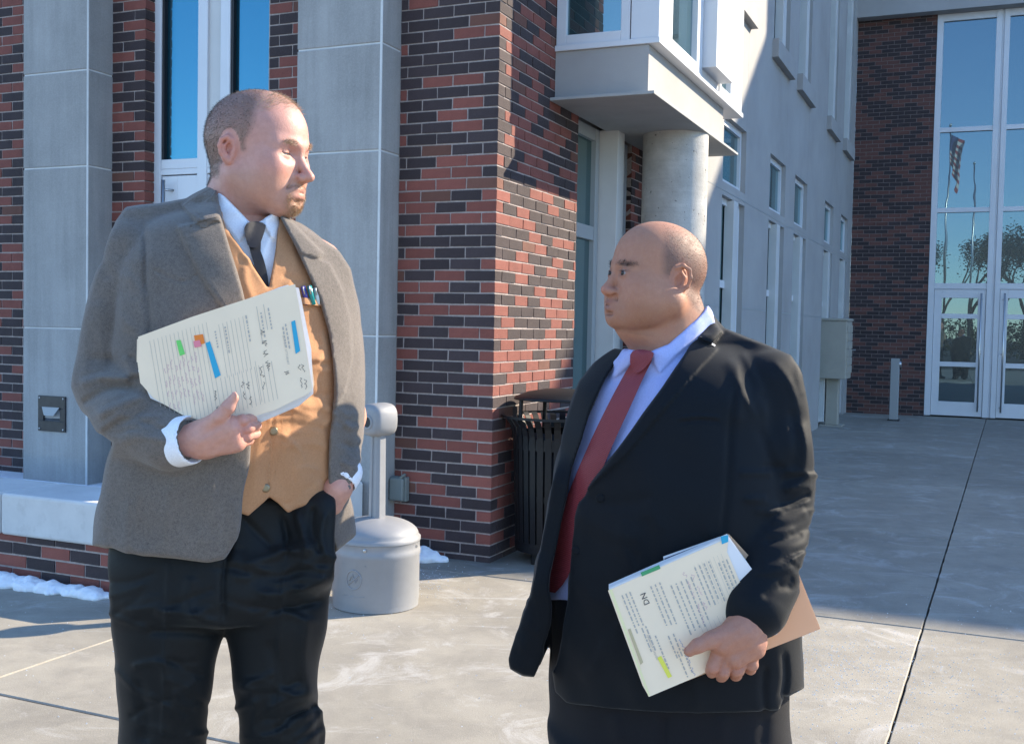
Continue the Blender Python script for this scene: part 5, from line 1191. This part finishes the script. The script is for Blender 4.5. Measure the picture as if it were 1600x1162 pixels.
# ---------------------------------------------------------------- file hugged by the first person
def file_one():
    D=lambda x,y: D1-.208+.004*np.clip((x-215)/275.,-.2,1.2)+.012*np.sin(np.pi*np.clip((x-215)/275.,0,1))*-1+.00006*(y-560)
    c=W(350,560,D1-.2); root=empty('case_file',loc=tuple(map(float,c)),label='thick cream case file with ruled form, highlighter strokes and notes, held against tan vest',cat='file folder')
    cover=card('cover',[(216,526),(300,495),(447,447),(461,444),(466,470),(478,540),(488,606),(482,615),(430,640),(385,654),(330,662),(285,648),(240,622),(219,598),(214,560)],D,.0012,M['paper'],root,None,12)
    card('back_cover',[(214,530),(300,497),(449,445),(466,450),(471,468),(484,535),(491,600),(489,611),(470,622),(400,650),(320,668),(230,625),(213,580)],D,.0012,M['paper'],root,None,14,-.022)
    rn=random.Random(4)
    for k in range(9):
        o=.002+k*.0021; e=rn.uniform(-1.5,1.5)
        card('sheet',[(218,529),(300,497),(449+e,447-k*.2),(461+k*.75,450),(480+k*.7+e,545),(489+e*.5,604+k*1.4),(466+e,623+k*1.4),(400,652+k*1.3+e),(376+e,655+k*.9),(320,660),(235,622),(216,580)],D,.0009,M['paper_white'],root,None,16,-o)
    card('loose_sheet',[(372,640),(466,618),(466,628),(452,634),(450,638),(405,652),(374,660),(364,656)],D,.001,M['paper_white'],root,None,14,-.013)
    card('loose_sheet',[(405,462),(436,449),(446,446),(440,470),(402,478)],D,.001,M['paper_white'],root,None,14,-.004)
    p=Page((456,452),(27,160),(-241,80),D)
    def lines(name,mat,specs,wd=.003):
        mb=MB()
        for u0,u1,v,w_ in specs: p.quad(mb,u0,v-w_/2,u1,v+w_/2,.0007,root)
        o=mb.build(name,mat,cover); o['kind']='stuff'
    sp=[(.05,.30,.19,.003),(.05,.42,.235,.003),(.55,.95,.30,.002)]
    sp+=[(.12,.95,.335+i*.019,.0016) for i in range(0)]
    sp+=[(.60,.97,.20+.0275*i,.0022) for i in range(0,13)]
    sp+=[(.10,.62,.33+.026*i,.0022) for i in range(0,7)]
    sp+=[(.04,.93,.56+.0262*i,.0020) for i in range(0,15)]
    sp+=[(.40,.405,.1,.001)]
    lines('ruled_lines',M['ink_soft'],sp)
    mb=MB()
    for i,(u0,u1,v) in enumerate(((.10,.30,.165),(.12,.36,.215),(.1,.34,.31),(.14,.40,.45),(.15,.30,.515),(.30,.55,.075),(.32,.52,.095))):
        # printed captions: rows of tiny dashes
        u=u0
        r2=random.Random(i)
        while u<u1: L=r2.uniform(.012,.035); p.quad(mb,u,v-.005,u+L,v+.004,.0008,root); u+=L+.012
    o=mb.build('printed_captions',M['ink_soft'],cover); o['kind']='stuff'
    p.text('DISTRICT ATTORNEY',.40,.105,4.8,M['ink_soft'],root,cover)
    p.text('JS',.74,.125,8,M['ink'],root,cover)
    mb=MB(); p.scribble(mb,.28,.60,.225,.018,1,root); p.scribble(mb,.62,.86,.27,.014,2,root); p.scribble(mb,.70,.92,.40,.012,3,root); p.scribble(mb,.72,.98,.37,.012,9,root); p.scribble(mb,.72,.92,.035,.010,4,root); p.scribble(mb,.72,.95,.012,.009,5,root); p.scribble(mb,.7,.95,.58,.01,6,root,.0009,.0008)
    o=mb.build('handwriting',M['ink'],cover); o['kind']='stuff'
    mb=MB(); 
    for i in range(9): p.scribble(mb,.28+.03*(i%3),.70,.66+.026*i,.008,20+i,root,.0009,.0007)
    o=mb.build('pink_handwriting',M['ink_pink'],cover); o['kind']='stuff'
    card('highlighter_stroke',[(321,536),(328,533),(345,586),(336,591)],D,.0005,M['hl_blue'],root,cover,14,.0012)
    card('highlighter_stroke',[(455,503),(461,500),(469,548),(462,553)],D,.0005,M['hl_blue'],root,cover,14,.0012)
    card('highlighter_stroke',[(275,532),(282,531),(289,553),(281,556)],D,.0005,M['hl_green'],root,cover,14,.0012)
    card('sticky_note',[(303,524),(317,522),(320,536),(306,541)],D,.0005,M['hl_orange'],root,cover,14,.0012)
    card('sticky_note',[(302,533),(312,531),(315,541),(304,543)],D,.0005,M['hl_pink'],root,cover,14,.0019)
    # pens in the vest pocket
    for i,(x0,y0,x1,y1,cn,c_,nm) in enumerate(((473,447,481,476,'pen_violet',(.06,.05,.25),'pen with violet cap clipped beside two others in vest pocket'),(483,446,490,476,'pen_teal',(.01,.22,.22),'teal capped pen between two others in vest pocket'),(493,449,497,476,'pen_pale',(.55,.62,.65),'pale grey pen nearest the lapel in vest pocket'))):
        d0=float(P1S[0](np.array([x0]),np.array([470.]))[0])-.005; m=simple(cn,c_,.25)
        a,b=W(x0,y0,d0),W(x1,y1,d0); r=empty('pen',loc=tuple(map(float,b)),label=nm,cat='pen',group='pens in the vest pocket'); L=a-b
        MB().tube([(0,0,0),tuple(L*.96),tuple(L)],[.0045,.0048,.003],10).build('barrel',m,r,smooth=True)
        nrm=np.array([.15,-1,0])*.0065; MB().tube([tuple(L*.99+nrm*.3),tuple(L*.97+nrm),tuple(L*.55+nrm)],.0014,6).build('clip',M['steel'],r,smooth=True)
file_one()
# ================================================================ person in the dark suit
D2=2.36
P2S={}
def person_two():
    foot=W(1040,1000,D2); root=empty('person',loc=(float(foot[0]),D2,0),label='stout man in dark suit, pale blue shirt and red tie with closely shaved head',cat='person')
    yaw=R(-38)
    T=frame(W(1023,434,D2-.03),R(-71),R(-6),R(2))
    V,Q,L=build_head(T,dict(fat=1.0,ear=1.02,eyey=.0815,sock=.003,lip=.0015,lid=.0044,nose=.64,nosew=1.15,chin=.005,crown=1.03,neckr=.078,neckk=.014,neckb=(0,-.06,-.2),nape=True))
    N=vnormals(V,Q); sk=np.array([.40,.19,.112]); C=np.tile(sk,(len(V),1))
    def tint(m,c,a):
        nonlocal C
        m=np.clip(m*a,0,1)[:,None]; C=C*(1-m)+np.array(c)*m
    x,y,z=L[:,0],L[:,1],L[:,2]; ax=np.abs(x)
    for s in (-1,1):
        tint(gs(L,(s*.045,.065,-.035),(.03,.03,.025)),(.42,.19,.125),.6); tint(gs(L,(s*.084,-.018,0),(.02,.022,.03)),(.42,.16,.10),.8); tint(gs(L,(s*.0325,.09,-.003),(.018,.02,.008)),(.23,.105,.07),.7)
    tint(gs(L,(0,.112,-.042),(.018,.02,.014)),(.42,.18,.13),.8); tint(gs(L,(0,.1,-.0655),(.022,.02,.005)),(.25,.10,.085),1.); tint(gs(L,(0,.1,-.078),(.02,.02,.006)),(.33,.14,.11),1.)
    ear=np.clip(gs(L,(.084,-.018,0),(.02,.024,.034))+gs(L,(-.084,-.018,0),(.02,.024,.034)),0,1)>.35
    scalp=np.clip((.028-y-.10*np.clip(.03-z,-.1,1)+.25*np.clip(z-.06,-.02,1)*-1)/.02,0,1)*np.clip((z+.028+.7*np.clip(-.02-y,-.03,.1))/.016,0,1)*(~ear)*(z<.112)
    thin=1-.75*np.clip((z-.085)/.02,0,1)
    tint(scalp*thin,(.10,.065,.052),.72)
    beard=np.clip((-.052-z)/.02,0,1)*np.clip((y-.0)/.03,0,1)*(z>-.125); tint(beard,(.24,.125,.08),.35)
    for (a,b,c_,r_) in ((-.05,.055,-.095,.0022),(-.056,.03,-.105,.0017),(-.06,.02,-.03,.0015),(-.05,.068,-.066,.0014)): tint(gs(L,(a,b,c_),(.02,r_,r_)),(.10,.05,.035),.85)
    for s in (-1,1): tint(gs(L,(s*.036,.085,.0165),(.021,.03,.0050)),(.04,.026,.02),.9); tint(gs(L,(s*.034,.093,.0026),(.0140,.02,.0020)),(.04,.025,.018),1.); tint(gs(L,(s*.034,.093,.0080),(.015,.02,.0012)),(.17,.08,.05),.7); tint(gs(L,(s*.031,.093,-.0085),(.013,.02,.002)),(.22,.105,.065),.5)  # brow and lash tone; crease and under-eye shade painted into skin colour
    headparts=(V,Q,C); vz=T[:3,2]; vf=T[:3,1]
    for s in (-1,1): eye('eye',T,(s*.0325,.0815,-.0025),R(8),root,(.012,.007,.005),.0120)
    strands('stubble_hair',V,N,pick(scalp*thin,5200,1),.0022,.00022,lambda p,n,r:n*.9+r.normal(size=n.shape)*.3,M['hair_black'],root,2,-.0004)
    for sx in (-1,1):
        bm_=np.clip(gs(L,(sx*.036,.085,.0165),(.023,.03,.0062)),0,1)*(x*sx>.008); bm_[bm_<.25]=0
        strands('eyebrow',V,N,pick(bm_,700,7),.006,.0003,lambda p,n,r:n*.35-vf*.5+vz*.25+r.normal(size=n.shape)*.3,M['hair_black'],root,8)
    # ---------------- shirt
    def torso(grow):
        R_=[(1130,862,1215,D2+.02,.185),(1060,850,1225,D2+.015,.195),(980,845,1230,D2+.005,.205),(900,848,1230,D2-.0,.210),(820,856,1228,D2-.005,.208),(740,868,1222,D2-.005,.200),(660,886,1214,D2,.185),(600,905,1205,D2+.01,.165),(565,940,1185,D2+.02,.135),(535,985,1140,D2+.03,.095)]
        return [(z,cx,cy,a+grow,b+grow) for z,cx,cy,a,b in rows_loft(R_,yaw,.7)]
    s=Vox(W(830,960,D2)-[.05,.34,.02],W(1130,470,D2)+[.04,.20,.03],.004)
    s.loft(torso(-.016),yaw,.01)
    s.cap(W(1035,505,D2-.0),W(1020,560,D2-.01),.083,.095,.02); s.cap(W(1080,497,D2+.05),W(1050,530,D2+.02),.055,.06,.02); s.cap(W(1096,502,D2+.02),W(1090,540,D2+.0),.056,.066,.02); s.cap(W(1072,505,D2+.0),W(1045,535,D2-.02),.062,.07,.02)
    s.mkband(.05)
    s.clip([(975,546),(990,548),(1018,550),(1045,538),(1085,500),(1106,478),(1112,486),(1130,540),(1100,700),(960,930),(900,938),(860,936),(820,900),(860,740),(920,600)],.004,0)
    s.emboss([(1018,549),(1045,538),(1085,502),(1106,480),(1111,492),(1085,530),(1052,560),(1030,585),(1020,566)],.008,.004,0); s.emboss([(984,546),(1000,551),(985,570),(962,590),(956,588),(968,562)],.008,.004,0)
    s.folds([([(1000,590),(960,660),(925,740)],10,4),([(1015,600),(990,640),(960,700)],6,-4),([(905,720),(890,790),(878,850)],8,3),([(960,600),(930,660),(905,720)],9,-3)]); s.ripple(.0015,.1,5); s.done()
    so_,SV,SQ=cloth_mesh('shirt',s,M['blue_shirt'],root); ss=Surf(SV,SQ)
    sheet('tie',[(996,556),(1012,553),(1022,557),(1006,588),(985,635),(962,684),(940,735),(920,785),(906,835),(896,880),(884,908),(862,932),(845,900),(852,868),(866,830),(884,780),(905,728),(930,672),(955,622),(975,585),(988,564)],ss,.008,.014,M['red_tie'],root,7,1)
    sheet('tie_knot',[(985,549),(1000,545),(1022,549),(1020,560),(1005,578),(992,584),(984,570)],ss,.018,.022,M['red_tie'],root,5,1)
    # ---------------- jacket
    j=Vox(W(790,1120,D2)-[.05,.42,.02],W(1280,478,D2)+[.05,.26,.03],.0037)
    j.loft(torso(.012),yaw,.01)
    j.cap(W(1060,530,D2+.06),W(1180,580,D2-.03),.07,.085,.04); j.cap(W(1010,545,D2+.08),W(940,610,D2+.10),.06,.075,.04)
    j.cap(W(1096,500,D2+.05),W(1075,540,D2+.02),.045,.045,.03)
    # near arm
    sh,el,wr=W(1200,610,D2-.09),W(1215,800,D2-.13),W(1180,945,D2-.262)
    j.chain([sh,W(1212,700,D2-.12),el],[.088,.086,.080],.016); j.chain([el,W(1204,870,D2-.205),wr],[.079,.074,.066],.016)
    # far arm, mostly hidden behind the belly
    j.chain([W(940,620,D2+.12),W(900,760,D2+.17),W(880,880,D2+.16)],[.07,.068,.06],.02)
    # open front panel hanging free on the far side
    j.chain([W(880,760,D2-.03),W(855,900,D2-.04),W(825,1025,D2-.03)],[.055,.06,.06],.03)
    # back skirt
    j.chain([W(1215,930,D2+.05),W(1228,1060,D2+.06)],[.08,.085],.03)
    j.mkband(.06,.35)
    sil=[(960,545),(975,546),(1010,552),(1050,540),(1090,502),(1108,486),(1131,513),(1165,528),(1205,542),(1235,556),(1253,585),(1262,630),(1268,690),(1274,745),(1270,800),(1262,850),(1247,900),(1250,930),(1252,1000),(1257,1074),(1226,1090),(1217,1108),(1150,1114),(1040,1112),(930,1104),(885,1096),(868,1080),(861,1030),(860,1000),(846,1032),(834,1057),(818,1055),(797,1044),(795,1030),(815,975),(832,925),(845,860),(858,780),(872,710),(886,650),(905,595),(930,565)]
    j.clip(sil,.004,0)
    opening=[(976,540),(972,556),(945,592),(918,652),(898,718),(884,775),(872,840),(858,915),(862,940),(858,985),(848,1015),(858,1040),(866,1050),(876,1010),(886,960),(889,920),(893,860),(904,795),(916,762),(950,722),(1000,655),(1050,585),(1085,530),(1108,494),(1100,470),(1000,500)]
    j.carve(opening,.005,1,front=D2+.06)
    lap=[(1108,488),(1128,520),(1112,538),(1122,545),(1080,590),(1030,650),(975,715),(918,764),(950,722),(1000,655),(1050,585),(1086,528)]
    j.emboss(lap,.007,.005,0,front=D2+.05); j.emboss([(1108,488),(1129,518),(1113,537),(1090,528),(1098,505)],.008,.006,0,front=D2+.1)
    j.folds([([(1150,600),(1140,680),(1138,760),(1130,840)],5,-7),([(1140,560),(1155,610),(1150,660)],9,4),([(1150,850),(1138,900),(1125,960)],6,-6),
      ([(1250,660),(1262,700),(1255,740)],8,5),([(1268,740),(1245,760),(1225,765)],7,6),([(1265,770),(1240,785),(1215,790)],6,-6),([(1262,800),(1235,812),(1205,815)],8,6),([(1255,835),(1225,845),(1195,845)],6,-5),([(1245,870),(1220,885),(1190,885)],8,5),([(1240,905),(1215,915)],6,-4),([(1235,640),(1248,690),(1240,730)],8,-4),
      ([(1060,653),(1090,649),(1125,652)],2.5,3.5),([(1060,660),(1092,656),(1126,659)],2,-3.5),([(900,800),(940,830),(1000,840)],14,4),([(905,770),(960,790),(1020,780)],12,-4),([(890,900),(930,940),(980,950)],16,4),([(1090,1010),(1085,1060),(1090,1110)],12,4),([(1195,1040),(1192,1080),(1196,1110)],6,-6),([(1225,1020),(1228,1060),(1222,1090)],5,-6),([(840,860),(835,940),(815,1020)],12,5),([(1000,1000),(990,1060),(1000,1108)],16,4)])
    j.folds(rfolds(18,(1170,700,1268,930),-10,16,(35,75),(4,6),(2.5,5),61)+rfolds(10,(1160,560,1260,720),75,16,(40,90),(5,8),(1.5,3.5),62)+rfolds(12,(890,800,1120,1100),80,20,(50,120),(7,12),(1.5,3),63)+rfolds(8,(800,850,860,1040),75,10,(50,110),(5,8),(1.5,3),64)); j.ripple(.002,.15,8); j.done(); _,JV,JQ=cloth_mesh('jacket',j,M['navy_wool'],root,1,.35)
    js=Surf(JV,JQ,2.,0)
    sheet('lapel_pin_stitch',[(1113,536),(1118,539),(1117,541),(1112,538)],js,.004,.002,M['paper_white'],root,3,0)
    sheet('collar',[(1107,492),(1127,518),(1111,535),(1090,527),(1098,507)],js,.0040,.006,M['navy_wool'],root,5,0)
    sheet('breast_pocket_welt',[(1060,652),(1092,647),(1124,650),(1125,660),(1093,657),(1061,662)],js,.0025,.004,M['navy_wool'],root,5,0)
    for bx,by in ((900,860),(938,778)):
        dd=float(js(np.array([bx]),np.array([by]))[0]); b=MB().lathe([(.0,.003),(.004,.0028),(.0085,.0035),(.0095,.001)],16,cap=False).build('button',M['navy_wool'],root,smooth=True); b.matrix_local=Matrix.Translation(Vector(W(bx,by,dd-.002)-np.array(root.location)))@Vector((-.3,-1,0)).to_track_quat('Z','Y').to_matrix().to_4x4()
    # ---------------- belt line, trousers
    p=Vox((W(850,1000,D2)[0]-.06,D2-.30,-.01),(W(1230,1000,D2)[0]+.06,D2+.28,W(0,925,D2)[2]+.02),.0058)
    p.loft(rows_loft([(1250,862,1216,D2+.02,.16),(1160,862,1216,D2+.015,.172),(1060,862,1212,D2+.01,.182),(985,860,1210,D2,.188),(930,860,1205,D2-.0,.19)],yaw,.7),yaw,.02)
    def leg(rows_,foot):
        st=rows_loft(rows_,0,.8); st.append((.07,foot[0],foot[1],.085,.115)); st.append((.03,foot[0],foot[1]-.005,.088,.125)); p.loft(st,0,.04,cap=.004)
    f1=(W(960,1162,D2)[0],D2+.06); f2=(W(1125,1162,D2)[0],D2-.03)
    leg([(1150,866,1050,D2+.05,.14),(1300,880,1040,D2+.05,.12),(1420,890,1030,D2+.055,.105)],f1); leg([(1150,1030,1216,D2-.02,.14),(1300,1050,1205,D2-.02,.12),(1420,1060,1195,D2-.025,.105)],f2)
    p.mkband(.06); p.folds([([(1040,1115),(1038,1162),(1040,1250)],7,-8),([(960,1118),(968,1160)],12,5),([(1130,1118),(1125,1162)],12,5),([(1195,1120),(1190,1165)],9,-4)]); p.ripple(.003,.18,9); p.done(); cloth_mesh('trousers',p,M['dark_wool'],root,1,.4)
    for (fx,fy),ya in ((f1,R(-50)),(f2,R(-30))):
        q=Vox((fx-.26,fy-.26,0),(fx+.2,fy+.18,.14),.005); d=np.array([math.sin(ya),-math.cos(ya),0]); c=np.array([fx,fy,0])
        q.cap(c-d*.06+[0,0,.045],c+d*.05+[0,0,.045],.043,.042,.02); q.cap(c+d*.05+[0,0,.04],c+d*.15+[0,0,.034],.044,.035,.02); q.cap(c-d*.04+[0,0,.06],c-d*.03+[0,0,.12],.045,.04,.02)
        q.D=np.maximum(q.D,(.002-q.ax[2])[None,None,:]); cloth_mesh('shoe',q,M['shoe'],root)
    # ---------------- hand holding the file
    d=D2-.300
    h=Vox(W(1055,1080,d)-[.03,.08,.03],W(1215,940,d)+[.03,.10,.03],.002)
    h.cap(W(1178,955,d+.018),W(1160,985,d+.004),.034,.035,.015); h.cap(W(1160,985,d),W(1128,1004,d-.004),.030,.025,.015); h.cap(W(1170,1005,d+.004),W(1150,1025,d+.0),.030,.024,.015); h.cap(W(1178,990,d+.01),W(1178,1012,d+.012),.024,.021,.015)
    h.chain([W(1138,990,d-.010),W(1110,999,d-.018),W(1090,1008,d-.021),W(1077,1017,d-.021)],[.021,.0150,.0128,.0105],.008)
    for k,(bx,by,kx,ky) in enumerate(((1128,1008,1114,1042),(1142,1018,1130,1048),(1160,1022,1152,1046),(1176,1016,1174,1036))):
        kd=d+.002+.004*k
        h.chain([W(bx,by,kd),W(kx,ky,kd-.004),W(kx-2,ky+8,kd+.022),W(kx-10,ky-8,kd+.040)],[.0146,.0136,.0118,.0105],.002)
    h.mkband(.03); h.folds([([(1108,994),(1112,1003)],2,-1.2),([(1125,1005),(1120,1020)],4,-2),([(1140,1030),(1136,1046)],2,-1.6),([(1158,1030),(1160,1044)],2,-1.6)]); h.ripple(.0008,.022,4); h.done(); HV,HQ=h.mesh(); HV=relax(HV,HQ,1,.35)
    hc=np.tile(np.array([.42,.20,.135]),(len(HV),1)); u_,v_=to_px(HV[:,0],HV[:,1],HV[:,2])
    for (a,b_) in ((1116,1044),(1132,1050),(1152,1047)): m=np.exp(-(((u_-a)/9)**2+((v_-b_)/9)**2))[:,None]*.4; hc=hc*(1-m)+np.array([.46,.19,.13])*m
    q=Vox(W(1172,962,d)-.08,W(1182,940,d)+.1,.0035)
    # cuff edge just inside the sleeve
    q.cap(W(1182,936,d+.03),W(1176,956,d+.02),.046,.044,.01); cloth_mesh('shirt_cuff',q,M['blue_shirt'],root)
    b=Vox((W(840,0,D2)[0],D2-.24,.04),(W(1290,0,D2)[0],D2+.28,W(0,500,D2)[2]),.015)
    b.loft([(z,cx,cy,max(.02,a-.06),max(.02,bb-.055)) for z,cx,cy,a,bb in torso(0)],yaw,.02); b.cap(W(1040,505,D2),W(1040,570,D2+.01),.06,.08,.02)
    for A in ((W(1190,610,D2-.08),W(1212,800,D2-.13),W(1178,955,d+.018)),(W(945,620,D2+.12),W(900,760,D2+.17),W(880,880,D2+.16))): b.chain(A,[.05,.042,.028],.02)
    for f in (f1,f2): b.chain([np.array([f[0],f[1],W(0,1120,D2)[2]]),np.array([f[0],f[1],.45]),np.array([f[0],f[1],.08])],[.06,.045,.035],.02)
    BV,BQ=b.mesh(); AV,AQ,AC=join([headparts,(HV,HQ,hc),(BV,BQ,(.38,.19,.12))]); np_mesh('body',local(AV,root),AQ,M['skin_tan'],root,AC)
    return root
P2=person_two()
def file_two():
    d0=D2-.285
    D=lambda x,y: d0-.02*np.clip((1138-x)/190.,-1,1.2)+.00005*(y-960)+0*x
    c=W(1110,960,d0); root=empty('case_file',loc=tuple(map(float,c)),label='cream case file with typed form and green tab, held low beside dark suit jacket',cat='file folder')
    cover=card('cover',[(950,922),(1040,882),(1138,840),(1136,862),(1196,1000),(1150,1028),(1085,1058),(1014,1088),(1004,1070)],D,.0012,M['paper'],root,None,14)
    card('back_cover',[(953,914),(1045,876),(1139,834),(1200,900),(1249,898),(1282,982),(1180,1022),(1014,1086)],D,.0012,M['manila'],root,None,16,-.024)
    rn=random.Random(8)
    for k in range(8):
        o=.002+k*.0024; e=rn.uniform(-1.5,1.5)
        card('sheet',[(951,919-k*.9+e*.4),(1040+e,880-k*.9),(1136,838-k*.6+e*.3),(1180,895),(1192,940),(1215,990),(1180,1005),(1016,1084)],D,.0008,M['paper_white'],root,None,18,-o)
    card('card_insert',[(1038,872),(1102,848),(1124,840),(1124,850),(1040,886)],D,.0012,M['navy_card'],root,None,16,-.0265)
    card('paper_insert',[(1036,869),(1124,838),(1127,850),(1040,889)],D,.001,M['paper_white'],root,None,16,-.0285)
    card('index_tab',[(1001,894),(1030,882),(1032,888),(1003,900)],D,.0012,M['tab_green'],root,None,10,.001)
    card('blue_tab',[(1126,838),(1138,835),(1138,846),(1128,850)],D,.0012,M['hl_blue'],root,None,10,.001)
    card('fastener',[(981,983),(985,981),(1005,1034),(1001,1038)],D,.002,M['clip_tan'],root,cover,8,.001)
    card('highlighter_stroke',[(1027,1027),(1033,1024),(1050,1056),(1044,1059)],D,.0005,M['hl_yellow'],root,cover,10,.0012)
    card('yellow_border',[(952,921),(956,919),(1016,1086),(1013,1087)],D,.0004,M['pale_yellow'],root,cover,14,.0006)
    # reading direction runs down the page
    p=Page((962,930),(62,152),(172,-74),D)
    mb=MB(); rn=random.Random(5)
    def block(u0,u1,v0,n,dv,dash=True):
        for i in range(n):
            v=v0+i*dv; u=u0; e=u1-rn.uniform(0,.15)*(u1-u0)
            while u<e: L=rn.uniform(.012,.05); p.quad(mb,u,v-.006,u+L,v+.006,.0008,root); u+=L+.012
    block(.02,.40,.05,3,.035); block(.38,.62,.10,2,.035); block(.50,.86,.18,1,.04); block(.05,.50,.30,3,.04); block(.12,.62,.46,5,.045); block(.55,.78,.28,2,.045); block(.05,.48,.70,4,.042); block(.72,.98,.30,2,.05); block(.1,.4,.9,3,.035)
    o=mb.build('printed_text',M['ink_soft'],cover); o['kind']='stuff'
    mb=MB()
    for i in range(9): p.quad(mb,.56+.02*(i%2),.56+i*.04,.99,.5615+i*.04,.0007,root)
    for i in range(8): p.quad(mb,.03,.70+i*.035,.46,.7015+i*.035,.0007,root)
    o=mb.build('ruled_lines',M['ink_soft'],cover); o['kind']='stuff'
    mb=MB(); p.scribble(mb,.05,.60,.60,.016,3,root); p.scribble(mb,.1,.5,.66,.014,4,root); o=mb.build('red_handwriting',M['ink_pink'],cover); o['kind']='stuff'
    mb=MB(); p.scribble(mb,.62,.95,.36,.012,6,root); o=mb.build('blue_handwriting',M['ink_blue'],cover); o['kind']='stuff'
    p2=Page((1024,1082),(-62,-152),(172,-74),D); p2.text('DN',.80,.24,13,M['ink'],root,cover)
    p2.text('DISTRICT ATTORNEY',.28,.13,4.4,M['ink_soft'],root,cover)
file_two()
